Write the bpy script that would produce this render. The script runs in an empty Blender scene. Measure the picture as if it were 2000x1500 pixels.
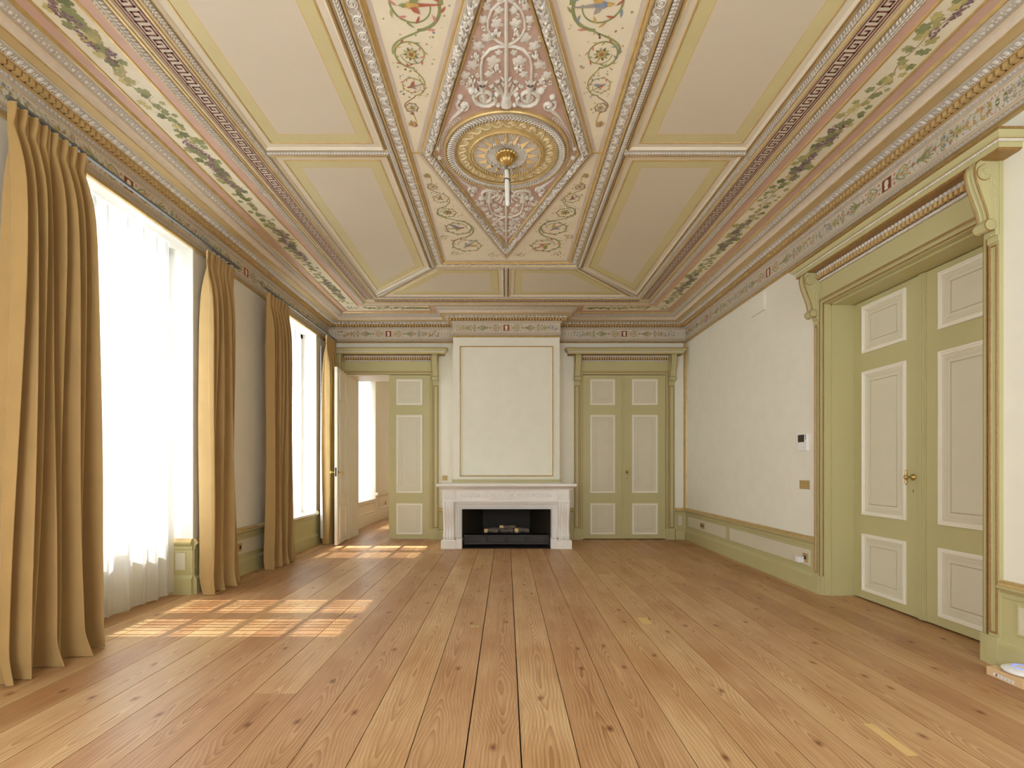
import bpy, math, random
from math import sin, cos, pi, sqrt, atan2, radians
from mathutils import Vector

scn = bpy.context.scene
COL = scn.collection

# ------------------------------------------------------------------ camera
F_PX = 975.0
cam_d = bpy.data.cameras.new('camera')
cam = bpy.data.objects.new('camera', cam_d)
COL.objects.link(cam)
cam.location = (0, 0, 1.25)
cam.rotation_euler = (pi / 2, 0, 0)
cam_d.sensor_fit = 'HORIZONTAL'
cam_d.sensor_width = 36.0
cam_d.lens = F_PX / 2000 * 36.0
cam_d.shift_x = 11 / 2000
cam_d.shift_y = 162 / 2000
cam_d.clip_start = 0.05
scn.camera = cam

# ------------------------------------------------------------------ world, sun, window daylight
world = bpy.data.worlds.new('sky')
scn.world = world
world.use_nodes = True
wn = world.node_tree
bg = wn.nodes['Background']
bg.inputs['Color'].default_value = (0.85, 0.95, 1.04, 1)
bg.inputs['Strength'].default_value = 8.5

sun_d = bpy.data.lights.new('sun', 'SUN')
sun_d.energy = 14.0
sun_d.angle = radians(0.6)
sun_d.color = (1.0, 0.95, 0.87)
sun = bpy.data.objects.new('sun', sun_d)
COL.objects.link(sun)
sun.location = (-8, 4, 10)
SUN_EL = radians(54.7)
sun.rotation_euler = Vector((cos(SUN_EL), 0.0, -sin(SUN_EL))).to_track_quat('-Z', 'Y').to_euler()


def portal(name, x, y, z, w, h, rot=(0, -pi / 2, 0)):
    d = bpy.data.lights.new(name, 'AREA')
    d.shape = 'RECTANGLE'
    d.size = h
    d.size_y = w
    d.cycles.is_portal = True
    o = bpy.data.objects.new(name, d)
    COL.objects.link(o)
    o.location = (x, y, z)
    o.rotation_euler = rot


for yc in (1.02, 4.20, 7.38):
    portal('window_portal', -3.60, yc, 1.95, 1.45, 2.9)
portal('window_portal', -3.60, 10.65, 1.87, 1.6, 2.75)
portal('window_portal', -3.60, 13.8, 1.87, 1.2, 2.75)  # portal of the added, unseen next-room window
for xc in (-1.75, 1.75):  # portals of the two added fill windows behind the camera
    portal('window_portal', xc, -0.86, 1.95, 2.85, 1.5, (pi / 2, 0, 0))

vs = scn.view_settings
vs.view_transform = 'Standard'
vs.look = 'None'
vs.exposure = 0.26
vs.gamma = 1.0
vs.use_curve_mapping = False
cy = scn.cycles
cy.use_denoising = True
cy.max_bounces = 14
cy.diffuse_bounces = 8
cy.glossy_bounces = 4
cy.transmission_bounces = 8
cy.transparent_max_bounces = 24
cy.sample_clamp_indirect = 8.0
cy.caustics_reflective = False
cy.caustics_refractive = False

# ------------------------------------------------------------------ room measures (metres)
XL, XR, YB, YN, ZC = -3.08, 3.10, 8.61, -0.52, 3.81
YC = 4.05                      # middle of the ceiling
BRX, BRY = 0.878, 8.233        # chimney breast half width, front plane
DT = 2.84                      # top of every door opening
W1, W2, W3 = (3.49, 4.91), (6.67, 8.09), (0.31, 1.73)


# ------------------------------------------------------------------ materials
def lin(c):
    c /= 255.0
    return c / 12.92 if c <= 0.04045 else ((c + 0.055) / 1.055) ** 2.4


def C(r, g, b):
    return (lin(r), lin(g), lin(b), 1.0)


def mat(name, col, rough=0.6, metal=0.0, var=0.06, vscale=6.0, bump=0.0, bscale=60.0, spec=0.4, sheen=0.0, coat=0.0):
    m = bpy.data.materials.new(name)
    m.use_nodes = True
    nt = m.node_tree
    p = nt.nodes['Principled BSDF']
    p.inputs['Roughness'].default_value = rough
    p.inputs['Metallic'].default_value = metal
    p.inputs['Specular IOR Level'].default_value = spec
    if sheen:
        p.inputs['Sheen Weight'].default_value = sheen
        p.inputs['Sheen Roughness'].default_value = 0.4
        p.inputs['Sheen Tint'].default_value = (1.0, 0.85, 0.55, 1)
    if coat:
        p.inputs['Coat Weight'].default_value = coat
        p.inputs['Coat Roughness'].default_value = 0.25
    tc = nt.nodes.new('ShaderNodeTexCoord')
    n = nt.nodes.new('ShaderNodeTexNoise')
    n.inputs['Scale'].default_value = vscale
    n.inputs['Detail'].default_value = 5
    nt.links.new(tc.outputs['Object'], n.inputs['Vector'])
    r = nt.nodes.new('ShaderNodeValToRGB')
    a = [max(0.0, c * (1 - var)) for c in col[:3]] + [1]
    b = [min(1.0, c * (1 + var)) for c in col[:3]] + [1]
    r.color_ramp.elements[0].position = 0.3
    r.color_ramp.elements[1].position = 0.7
    r.color_ramp.elements[0].color = a
    r.color_ramp.elements[1].color = b
    nt.links.new(n.outputs['Fac'], r.inputs['Fac'])
    nt.links.new(r.outputs['Color'], p.inputs['Base Color'])
    if bump:
        n2 = nt.nodes.new('ShaderNodeTexNoise')
        n2.inputs['Scale'].default_value = bscale
        n2.inputs['Detail'].default_value = 3
        nt.links.new(tc.outputs['Object'], n2.inputs['Vector'])
        bp = nt.nodes.new('ShaderNodeBump')
        bp.inputs['Strength'].default_value = bump
        bp.inputs['Distance'].default_value = 0.01
        nt.links.new(n2.outputs['Fac'], bp.inputs['Height'])
        nt.links.new(bp.outputs['Normal'], p.inputs['Normal'])
    return m


M = {}
M['wall'] = mat('wall_paint', C(237, 233, 217), 0.75, var=0.02)
M['wall_white'] = mat('white_reveal_paint', C(240, 238, 230), 0.7, var=0.01)
M['green'] = mat('olive_green_paint', C(190, 182, 133), 0.42, var=0.02, vscale=3)
M['greenedge'] = mat('green_paint_worn_brown', C(158, 124, 74), 0.45, metal=0.25, var=0.15, vscale=40)
M['beige'] = mat('beige_panel_paint', C(215, 208, 184), 0.5, var=0.015)
M['beigelight'] = mat('pale_moulding_paint', C(234, 229, 212), 0.5, var=0.015)
M['cream'] = mat('cream_door_paint', C(228, 220, 200), 0.5, var=0.015)
M['ceilfield'] = mat('ceiling_field_paint', C(206, 194, 172), 0.55, var=0.025, vscale=1.2)
M['ceilcream'] = mat('ceiling_cream_paint', C(214, 203, 180), 0.6, var=0.03, vscale=3)
M['yellow'] = mat('ceiling_yellow_band', C(202, 190, 142), 0.5, var=0.03, vscale=3)
M['softgold'] = mat('pale_gold_soffit', C(210, 186, 136), 0.4, metal=0.15, var=0.04)
M['gold'] = mat('gilding', C(200, 172, 116), 0.40, metal=0.4, var=0.12, vscale=14, bump=0.1)
M['goldthin'] = mat('ochre_line_paint', C(208, 172, 110), 0.5, var=0.08)
M['dentilshade'] = mat('dentil_gap_shade', C(106, 78, 48), 0.6, var=0.06, vscale=20)  # brown stands in for the shade in the gaps between dentils
M['ochre'] = mat('dentil_ochre', C(202, 170, 114), 0.5, var=0.06, vscale=20)
M['grey'] = mat('grey_plaster', C(214, 208, 196), 0.7, var=0.07, vscale=30, bump=0.2, bscale=140)
M['greyground'] = mat('grey_glaze_recess_shade', C(176, 166, 150), 0.75, var=0.1, vscale=30)  # antique glaze tone, with crevice shade put into the colour under the relief
M['greymid'] = mat('grey_mid_paint', C(190, 180, 166), 0.7, var=0.08, vscale=30)  # milder ground tone, also carrying recess shade under finer relief
M['greyflat'] = mat('grey_lilac_paint', C(200, 190, 176), 0.65, var=0.06, vscale=12)
M['lilac'] = mat('lilac_border_paint', C(204, 190, 176), 0.6, var=0.03)
M['mauve'] = mat('mauve_cove_paint', C(204, 188, 166), 0.6, var=0.05, vscale=20)
M['pink'] = mat('dusty_pink_paint', C(204, 170, 152), 0.55, var=0.05, vscale=10)
M['pinkground'] = mat('pink_relief_ground', C(198, 168, 153), 0.65, var=0.05, vscale=20, bump=0.15)
M['vinecream'] = mat('vine_panel_cream', C(228, 219, 194), 0.6, var=0.06, vscale=5)
M['paintcream'] = mat('arabesque_cream', C(228, 217, 190), 0.6, var=0.04, vscale=5)
M['frieze'] = mat('frieze_ground_paint', C(208, 200, 184), 0.6, var=0.08, vscale=8)
M['keyred'] = mat('fret_dark_red', C(122, 74, 62), 0.6, var=0.12, vscale=20)
M['keygrey'] = mat('fret_grey', C(205, 195, 176), 0.6, var=0.06, vscale=20)
M['wave'] = mat('wave_band_yellow', C(206, 186, 136), 0.55, var=0.04, vscale=8)
M['wavelight'] = mat('wave_relief_pale', C(222, 206, 164), 0.5, var=0.03)
M['bronze'] = mat('star_gold', C(212, 178, 120), 0.45, metal=0.2, var=0.06)
for k, c in dict(leafgreen=(128, 136, 84), leafolive=(160, 154, 96), leafyellow=(190, 176, 112), leafblue=(140, 150, 132),
                 leafdark=(98, 106, 64), grape=(110, 82, 94), grapelight=(138, 112, 120), stem=(140, 96, 62),
                 pred=(170, 84, 66), porange=(200, 128, 76), pblue=(116, 132, 158), pochre=(196, 158, 82), pgreen=(134, 142, 84),
                 prose=(196, 124, 112), pbrown=(134, 98, 66), pdark=(92, 74, 62), pcream=(232, 222, 196),
                 darkred=(116, 44, 36), pgrey=(150, 140, 134)).items():
    M[k] = mat('paint_' + {'pred': 'red', 'porange': 'orange', 'pblue': 'blue', 'pochre': 'ochre', 'pgreen': 'moss_green', 'prose': 'rose',
                           'pbrown': 'brown', 'pdark': 'dark_brown', 'pcream': 'pale_cream', 'pgrey': 'grey'}.get(k, k), C(*[int(q * .84 + w_ * .16) for q, w_ in zip(c, (226, 214, 184))]), 0.6, var=0.12, vscale=40)
M['marble'] = mat('white_marble', C(240, 236, 229), 0.28, var=0.025, vscale=4)
M['black'] = mat('black_steel', C(52, 46, 42), 0.5, var=0.05)
M['soot'] = mat('dark_firebox_lining', C(46, 38, 28), 0.7, var=0.08)
M['bark'] = mat('charred_bark', C(112, 100, 90), 0.9, var=0.4, vscale=40, bump=0.8, bscale=60)
M['logwood'] = mat('cut_log_wood', C(226, 196, 138), 0.8, var=0.12, vscale=30)
M['velvet'] = mat('gold_velvet', C(174, 141, 88), 0.72, var=0.05, vscale=5, sheen=0.6, bump=0.06, bscale=300)
M['lining'] = mat('white_lining', C(232, 230, 226), 0.8, var=0.02)
M['rail'] = mat('grey_rail_metal', C(112, 114, 112), 0.5, metal=0.2, var=0.04)
M['darkrail'] = mat('dark_bracket_metal', C(50, 50, 48), 0.5, metal=0.3)
M['windowwhite'] = mat('white_window_paint', C(240, 239, 234), 0.45, var=0.01)
M['brass'] = mat('brass', C(196, 162, 98), 0.3, metal=0.8, var=0.05, vscale=30)
M['oldbrass'] = mat('satin_brass_plate', C(186, 158, 104), 0.5, metal=0.25, var=0.05)
M['darkhole'] = mat('dark_hole', C(16, 14, 12), 0.7)
M['plastic'] = mat('white_plastic', C(238, 237, 234), 0.35, var=0.01)
M['screen'] = mat('dark_screen_glass', C(58, 54, 38), 0.15)
M['cord'] = mat('white_cable_wrap', C(226, 222, 212), 0.6, var=0.04, vscale=30)
M['tape'] = mat('black_tape', C(30, 30, 34), 0.5)
M['cardboard'] = mat('pale_cardboard', C(222, 190, 146), 0.7, var=0.03)
M['sticker'] = mat('white_sticker', C(240, 236, 228), 0.5, var=0.01)
M['print'] = mat('grey_print', C(130, 126, 120), 0.6)
M['printblue'] = mat('blue_print', C(74, 88, 140), 0.6)
M['palewood'] = mat('pale_new_wood', C(214, 180, 120), 0.55, var=0.05, vscale=20)
M['palegreen'] = mat('pale_green_sticker', C(196, 186, 122), 0.5, var=0.04)


def emis(name, col, s):
    m = bpy.data.materials.new(name)
    m.use_nodes = True
    p = m.node_tree.nodes['Principled BSDF']
    p.inputs['Base Color'].default_value = col
    p.inputs['Emission Color'].default_value = col
    p.inputs['Emission Strength'].default_value = s
    return m


M['bluelight'] = emis('blue_status_light', C(110, 130, 255), 1.2)


def make_glass():
    m = bpy.data.materials.new('window_glass')
    m.use_nodes = True
    nt = m.node_tree
    nt.nodes.clear()
    out = nt.nodes.new('ShaderNodeOutputMaterial')
    mx = nt.nodes.new('ShaderNodeMixShader')
    mx.inputs['Fac'].default_value = 0.06
    t = nt.nodes.new('ShaderNodeBsdfTransparent')
    g = nt.nodes.new('ShaderNodeBsdfGlossy')
    g.inputs['Roughness'].default_value = 0.02
    nt.links.new(t.outputs[0], mx.inputs[1])
    nt.links.new(g.outputs[0], mx.inputs[2])
    nt.links.new(mx.outputs[0], out.inputs[0])
    return m


def make_sheer():
    m = bpy.data.materials.new('white_voile')
    m.use_nodes = True
    nt = m.node_tree
    nt.nodes.clear()
    out = nt.nodes.new('ShaderNodeOutputMaterial')
    mx = nt.nodes.new('ShaderNodeMixShader')
    mx.inputs['Fac'].default_value = 0.66
    mx2 = nt.nodes.new('ShaderNodeMixShader')
    mx2.inputs['Fac'].default_value = 0.55
    t = nt.nodes.new('ShaderNodeBsdfTransparent')
    d = nt.nodes.new('ShaderNodeBsdfDiffuse')
    tr = nt.nodes.new('ShaderNodeBsdfTranslucent')
    for n in (d, tr):
        n.inputs['Color'].default_value = (0.92, 0.92, 0.90, 1)
    nt.links.new(d.outputs[0], mx2.inputs[1])
    nt.links.new(tr.outputs[0], mx2.inputs[2])
    nt.links.new(t.outputs[0], mx.inputs[1])
    nt.links.new(mx2.outputs[0], mx.inputs[2])
    nt.links.new(mx.outputs[0], out.inputs[0])
    return m


M['glass'] = make_glass()
M['sheer'] = make_sheer()


def make_floor_mat():
    m = bpy.data.materials.new('old_pine_boards')
    m.use_nodes = True
    nt = m.node_tree
    N, L = nt.nodes, nt.links
    p = N['Principled BSDF']

    def node(t, **kw):
        n = N.new(t)
        for k, v in kw.items():
            if hasattr(n, k) and not isinstance(v, (int, float)) or k in ('operation', 'blend_type', 'data_type', 'feature'):
                setattr(n, k, v)
            else:
                n.inputs[k].default_value = v
        return n

    def math_(op, a, b=None, c=None):
        n = N.new('ShaderNodeMath')
        n.operation = op
        for i, v in enumerate((a, b, c)):
            if v is None:
                continue
            if isinstance(v, (int, float)):
                n.inputs[i].default_value = v
            else:
                L.new(v, n.inputs[i])
        return n.outputs[0]

    uv = N.new('ShaderNodeUVMap')
    sep = N.new('ShaderNodeSeparateXYZ')
    L.new(uv.outputs[0], sep.inputs[0])
    att = N.new('ShaderNodeAttribute')
    att.attribute_name = 'tone'
    seps = N.new('ShaderNodeSeparateColor')
    L.new(att.outputs['Color'], seps.inputs[0])
    tone, off, cen = seps.outputs[0], seps.outputs[1], seps.outputs[2]
    u, v = sep.outputs[0], sep.outputs[1]          # u across the board in m (0..0.24), v along in m + offset

    def vec(a, b, c=0.0):
        n = N.new('ShaderNodeCombineXYZ')
        for i, q in enumerate((a, b, c)):
            if isinstance(q, (int, float)):
                n.inputs[i].default_value = q
            else:
                L.new(q, n.inputs[i])
        return n.outputs[0]

    def noise(vv, scale, detail=3.0, rough=0.5):
        n = N.new('ShaderNodeTexNoise')
        n.inputs['Scale'].default_value = scale
        n.inputs['Detail'].default_value = detail
        n.inputs['Roughness'].default_value = rough
        L.new(vv, n.inputs['Vector'])
        return n.outputs['Fac']

    o10 = math_('MULTIPLY', off, 57.0)
    # flame figure: rings of a cone cut along the board
    du = math_('SUBTRACT', u, math_('ADD', math_('MULTIPLY', cen, 0.12), 0.06))
    wob = noise(vec(math_('MULTIPLY', u, 3.0), math_('MULTIPLY', v, 1.3), o10), 1.0, 3.0)
    du2 = math_('ADD', du, math_('MULTIPLY', math_('SUBTRACT', wob, 0.5), 0.10))
    low = noise(vec(0.0, math_('MULTIPLY', v, 0.6), o10), 1.0, 2.0)
    cone = math_('SQRT', math_('ADD', math_('MULTIPLY', math_('MULTIPLY', du2, du2), 1.0), 0.0003))
    field = math_('ADD', math_('MULTIPLY', cone, 56.0), math_('MULTIPLY', low, 26.0))
    ring = math_('FRACT', field)
    ring = math_('POWER', ring, 2.0)
    ring = math_('MULTIPLY', ring, math_('SUBTRACT', 1.0, math_('MULTIPLY', math_('ABSOLUTE', du), 4.0)))
    fine = noise(vec(math_('MULTIPLY', u, 170.0), math_('MULTIPLY', v, 2.2), o10), 1.0, 3.0)
    blot = noise(vec(math_('MULTIPLY', u, 3.2), math_('MULTIPLY', v, 1.3), math_('ADD', o10, 9.0)), 1.0, 4.0, 0.6)

    def ramp(f, stops):
        r = N.new('ShaderNodeValToRGB')
        e = r.color_ramp.elements
        while len(e) < len(stops):
            e.new(0.5)
        for i, (pos, col) in enumerate(stops):
            e[i].position = pos
            e[i].color = col
        L.new(f, r.inputs['Fac'])
        return r.outputs['Color']

    def mix(f, a, b, bt='MIX'):
        n = N.new('ShaderNodeMix')
        n.data_type = 'RGBA'
        n.blend_type = bt
        if isinstance(f, (int, float)):
            n.inputs[0].default_value = f
        else:
            L.new(f, n.inputs[0])
        for i, q in ((6, a), (7, b)):
            if isinstance(q, tuple):
                n.inputs[i].default_value = q
            else:
                L.new(q, n.inputs[i])
        return n.outputs[2]

    base = ramp(tone, [(0.0, C(194, 154, 112)), (0.5, C(207, 169, 124)), (1.0, C(216, 183, 136))])
    redder = ramp(blot, [(0.38, (1, 1, 1, 1)), (0.72, C(222, 198, 176))])
    base = mix(0.8, base, redder, 'MULTIPLY')
    dark = mix(1.0, base, C(186, 158, 130), 'MULTIPLY')
    col = mix(math_('MULTIPLY', ring, 0.72), base, dark)
    finec = ramp(fine, [(0.35, C(222, 210, 200)), (0.62, (1, 1, 1, 1))])
    col = mix(0.7, col, finec, 'MULTIPLY')
    # knots
    vo = N.new('ShaderNodeTexVoronoi')
    vo.inputs['Scale'].default_value = 1.0
    vo.voronoi_dimensions = '2D'
    kw = noise(vec(math_('MULTIPLY', u, 12.0), math_('MULTIPLY', v, 12.0), o10), 1.0, 2.0)
    L.new(vec(math_('ADD', math_('MULTIPLY', u, 5.0), math_('MULTIPLY', kw, 0.12)), math_('ADD', math_('MULTIPLY', v, 2.8), o10)), vo.inputs['Vector'])
    knot = ramp(vo.outputs['Distance'], [(0.025, C(132, 114, 102)), (0.055, C(206, 180, 158)), (0.12, (1, 1, 1, 1))])
    vsep = N.new('ShaderNodeSeparateColor')
    L.new(vo.outputs['Color'], vsep.inputs[0])
    has = math_('GREATER_THAN', vsep.outputs[0], 0.66)
    col = mix(math_('MULTIPLY', has, 0.85), col, knot, 'MULTIPLY')
    # small dark nicks
    vo2 = N.new('ShaderNodeTexVoronoi')
    vo2.voronoi_dimensions = '2D'
    L.new(vec(math_('MULTIPLY', u, 14.0), math_('ADD', math_('MULTIPLY', v, 5.0), o10)), vo2.inputs['Vector'])
    nick = ramp(vo2.outputs['Distance'], [(0.03, C(120, 98, 82)), (0.07, (1, 1, 1, 1))])
    v2s = N.new('ShaderNodeSeparateColor')
    L.new(vo2.outputs['Color'], v2s.inputs[0])
    col = mix(math_('MULTIPLY', math_('GREATER_THAN', v2s.outputs[0], 0.72), 0.8), col, nick, 'MULTIPLY')
    L.new(col, p.inputs['Base Color'])
    p.inputs['Roughness'].default_value = 0.42
    p.inputs['Specular IOR Level'].default_value = 0.35
    bp = N.new('ShaderNodeBump')
    bp.inputs['Strength'].default_value = 0.12
    bp.inputs['Distance'].default_value = 0.002
    L.new(fine, bp.inputs['Height'])
    L.new(bp.outputs['Normal'], p.inputs['Normal'])
    return m


M['floor'] = make_floor_mat()


# ------------------------------------------------------------------ mesh builder
class MB:
    def __init__(self):
        self.v, self.f, self.mi, self.sm, self.mats = [], [], [], [], []

    def m(self, key):
        if key not in self.mats:
            self.mats.append(key)
        return self.mats.index(key)

    def face(self, idx, key, smooth=False):
        self.f.append(idx)
        self.mi.append(self.m(key))
        self.sm.append(smooth)

    def poly(self, pts, key, smooth=False):
        n = len(self.v)
        self.v.extend(pts)
        self.face(list(range(n, n + len(pts))), key, smooth)

    def grid(self, rows, key, smooth=True, cu=False, cv=False):
        n = len(self.v)
        R, Q = len(rows), len(rows[0])
        for r in rows:
            self.v.extend(r)
        for i in range(R if cu else R - 1):
            for j in range(Q if cv else Q - 1):
                a, b = i, (i + 1) % R
                c, d = j, (j + 1) % Q
                self.face([n + a * Q + c, n + b * Q + c, n + b * Q + d, n + a * Q + d], key, smooth)

    def box(self, x0, x1, y0, y1, z0, z1, key, mp=None):
        mp = mp or (lambda a, b, c: (a, b, c))
        P = [mp(x, y, z) for x in (x0, x1) for y in (y0, y1) for z in (z0, z1)]
        n = len(self.v)
        self.v.extend(P)
        for q in ((0, 1, 3, 2), (4, 6, 7, 5), (0, 4, 5, 1), (2, 3, 7, 6), (0, 2, 6, 4), (1, 5, 7, 3)):
            self.face([n + i for i in q], key)

    def lathe(self, prof, c, key, n=24, axis='z', smooth=True, sx=1.0):
        rows = []
        for r, h in prof:
            row = []
            for k in range(n):
                a = 2 * pi * k / n
                p = (r * cos(a), r * sin(a))
                row.append({'z': (c[0] + p[0], c[1] + p[1], c[2] + h), 'y': (c[0] + p[0], c[1] + h, c[2] + p[1]),
                            'x': (c[0] + h, c[1] + p[0], c[2] + p[1])}[axis])
            rows.append(row)
        self.grid(rows, key, smooth, cv=True)
        self.poly(rows[0], key)
        self.poly(rows[-1], key)

    def tube3(self, pts, r, key, n=8):
        rows = []
        P = [Vector(p) for p in pts]
        for i, p in enumerate(P):
            t = (P[min(i + 1, len(P) - 1)] - P[max(i - 1, 0)]).normalized()
            up = Vector((0, 0, 1)) if abs(t.z) < 0.9 else Vector((1, 0, 0))
            a = t.cross(up).normalized()
            b = t.cross(a)
            rr = r[i] if isinstance(r, (list, tuple)) else r
            rows.append([tuple(p + a * rr * cos(2 * pi * k / n) + b * rr * sin(2 * pi * k / n)) for k in range(n)])
        self.grid(rows, key, True, cv=True)
        self.poly(rows[0], key)
        self.poly(rows[-1], key)

    # ---- ornament in a plane: mp(u, v, h) with h standing off the surface
    def ribbon(self, mp, pts, w, key, h=0.001):
        n = len(pts)
        L_, R_ = [], []
        for i in range(n):
            a, b = pts[max(i - 1, 0)], pts[min(i + 1, n - 1)]
            tx, ty = b[0] - a[0], b[1] - a[1]
            l = sqrt(tx * tx + ty * ty) or 1
            ww = w[i] if isinstance(w, (list, tuple)) else w
            nx, ny = -ty / l * ww / 2, tx / l * ww / 2
            L_.append(mp(pts[i][0] + nx, pts[i][1] + ny, h))
            R_.append(mp(pts[i][0] - nx, pts[i][1] - ny, h))
        self.grid([L_, R_], key, False)

    def rtube(self, mp, pts, w, hh, key, h0=0.0, seg=4):
        n = len(pts)
        rows = []
        for i in range(n):
            a, b = pts[max(i - 1, 0)], pts[min(i + 1, n - 1)]
            tx, ty = b[0] - a[0], b[1] - a[1]
            l = sqrt(tx * tx + ty * ty) or 1
            ww = w[i] if isinstance(w, (list, tuple)) else w
            nx, ny = -ty / l * ww / 2, tx / l * ww / 2
            hx = hh if not isinstance(w, (list, tuple)) else hh * ww / max(w)
            rows.append([mp(pts[i][0] + nx * cos(pi * k / seg), pts[i][1] + ny * cos(pi * k / seg), h0 + hx * sin(pi * k / seg)) for k in range(seg + 1)])
        self.grid(rows, key, True)

    def dome(self, mp, u, v, rx, ry, ang, hh, key, h0=0.0, n=8):
        ca, sa = cos(ang), sin(ang)

        def pt(k, f, h):
            a = 2 * pi * k / n
            x, y = rx * f * cos(a), ry * f * sin(a)
            return mp(u + x * ca - y * sa, v + x * sa + y * ca, h0 + h)
        b = len(self.v)
        for f, h in ((1.0, 0.0), (0.8, 0.62 * hh)):
            self.v.extend(pt(k, f, h) for k in range(n))
        self.v.append(mp(u, v, h0 + hh))
        for k in range(n):
            k2 = (k + 1) % n
            self.face([b + k, b + k2, b + n + k2, b + n + k], key, True)
            self.face([b + n + k, b + n + k2, b + 2 * n], key, True)

    def disc(self, mp, u, v, r, key, h=0.001, n=10):
        self.poly([mp(u + r * cos(2 * pi * k / n), v + r * sin(2 * pi * k / n), h) for k in range(n)], key)

    def shape(self, mp, u, v, out, ang, s, key, h=0.001, apex=None):
        ca, sa = cos(ang), sin(ang)
        n = len(self.v)
        for x, y in out:
            self.v.append(mp(u + s * (x * ca - y * sa), v + s * (x * sa + y * ca), h))
        self.v.append(mp(u, v, apex if apex is not None else h))
        for k in range(len(out)):
            self.face([n + k, n + (k + 1) % len(out), n + len(out)], key, apex is not None)

    def flat(self, mp, pts, key, h=0.001):
        self.poly([mp(a, b, h) for a, b in pts], key)

    def build(self, name, parent=None, recalc=False):
        me = bpy.data.meshes.new(name)
        me.from_pydata(self.v, [], self.f)
        for k in self.mats:
            me.materials.append(M[k])
        me.polygons.foreach_set('material_index', self.mi)
        me.polygons.foreach_set('use_smooth', self.sm)
        me.update()
        o = bpy.data.objects.new(name, me)
        COL.objects.link(o)
        if parent:
            o.parent = parent
            o.matrix_parent_inverse = parent.matrix_world.inverted() if parent.parent is None else parent.matrix_parent_inverse.copy()
        return o


def tag(o, label=None, cat=None, group=None, kind=None):
    for k, v in (('label', label), ('category', cat), ('group', group), ('kind', kind)):
        if v:
            o[k] = v
    return o


def empty(name, loc, label, cat=None, kind=None, group=None):
    o = bpy.data.objects.new(name, None)
    o.empty_display_size = 0.1
    COL.objects.link(o)
    o.location = loc
    bpy.context.view_layer.update()
    return tag(o, label, cat, group, kind)


def part(mb, name, parent, label=None):
    """child whose vertices were written in world coordinates"""
    o = mb.build(name)
    o.parent = parent
    inv = Vector((0, 0, 0))
    q = parent
    while q is not None:
        inv += q.location
        q = q.parent
    o.location = -inv
    if label:
        o['label'] = label
    return o


# plane maps
def m_ceil(z):
    return lambda u, v, h: (u, v, z - h)


def m_right(x=XR):
    return lambda u, v, h: (x - h, u, v)


def m_left(x=XL):
    return lambda u, v, h: (x + h, u, v)


def m_back(y=YB):
    return lambda u, v, h: (u, y - h, v)


def unit(x, y):
    l = sqrt(x * x + y * y) or 1
    return x / l, y / l


def mitres(path, closed, over=None):
    out = []
    n = len(path)
    for i in range(n):
        if over and i in over:
            out.append(over[i])
            continue
        p = path[i]
        a = path[(i - 1) % n] if (closed or i > 0) else None
        b = path[(i + 1) % n] if (closed or i < n - 1) else None
        if a is None:
            t = unit(b[0] - p[0], b[1] - p[1])
            out.append((-t[1], t[0]))
        elif b is None:
            t = unit(p[0] - a[0], p[1] - a[1])
            out.append((-t[1], t[0]))
        else:
            t1 = unit(p[0] - a[0], p[1] - a[1])
            t2 = unit(b[0] - p[0], b[1] - p[1])
            n1, n2 = (-t1[1], t1[0]), (-t2[1], t2[0])
            mx, my = n1[0] + n2[0], n1[1] + n2[1]
            k = 2.0 / max(mx * mx + my * my, 0.05)
            out.append((mx * k, my * k))
    return out


def sweep(mb, mp, path, closed, prof, over=None, smooth=False):
    """prof: list of (d, h, key of the segment that follows)"""
    mt = mitres(path, closed, over)
    rows = []
    for pr in prof:
        d, h = pr[0], pr[1]
        rows.append([mp(p[0] + m[0] * d, p[1] + m[1] * d, h) for p, m in zip(path, mt)])
    for a in range(len(prof) - 1):
        if prof[a][2] is None:
            continue
        sm = smooth or (len(prof[a]) > 3 and prof[a][3])
        mb.grid([rows[a], rows[a + 1]], prof[a][2], sm, cv=closed)
    return mt


def halfround(d0, d1, h0, hh, key, n=5):
    """points of a half round between d0 and d1, for sweep profiles"""
    out = []
    for k in range(n + 1):
        a = pi * k / n
        out.append((d0 + (d1 - d0) * (1 - cos(a)) / 2, h0 + hh * sin(a), key, True))
    return out


def offset_path(path, closed, d, over=None):
    mt = mitres(path, closed, over)
    return [(p[0] + m[0] * d, p[1] + m[1] * d) for p, m in zip(path, mt)]


def along(path, closed, spacing, margin=0.0):
    n = len(path)
    for i in range(n if closed else n - 1):
        a, b = path[i], path[(i + 1) % n]
        L_ = sqrt((b[0] - a[0]) ** 2 + (b[1] - a[1]) ** 2)
        use = L_ - 2 * margin
        if use <= spacing * 0.5:
            continue
        k = max(1, int(round(use / spacing)))
        tx, ty = (b[0] - a[0]) / L_, (b[1] - a[1]) / L_
        for j in range(k):
            s = margin + (j + 0.5) * use / k
            yield a[0] + tx * s, a[1] + ty * s, tx, ty, use / k


def spiral(u, v, r0, r1, a0, turns, n=26):
    return [(u + (r0 + (r1 - r0) * t / n) * cos(a0 + turns * 2 * pi * t / n), v + (r0 + (r1 - r0) * t / n) * sin(a0 + turns * 2 * pi * t / n)) for t in range(n + 1)]


def arcpts(u, v, r, a0, a1, n=12):
    return [(u + r * cos(a0 + (a1 - a0) * t / n), v + r * sin(a0 + (a1 - a0) * t / n)) for t in range(n + 1)]


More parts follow.
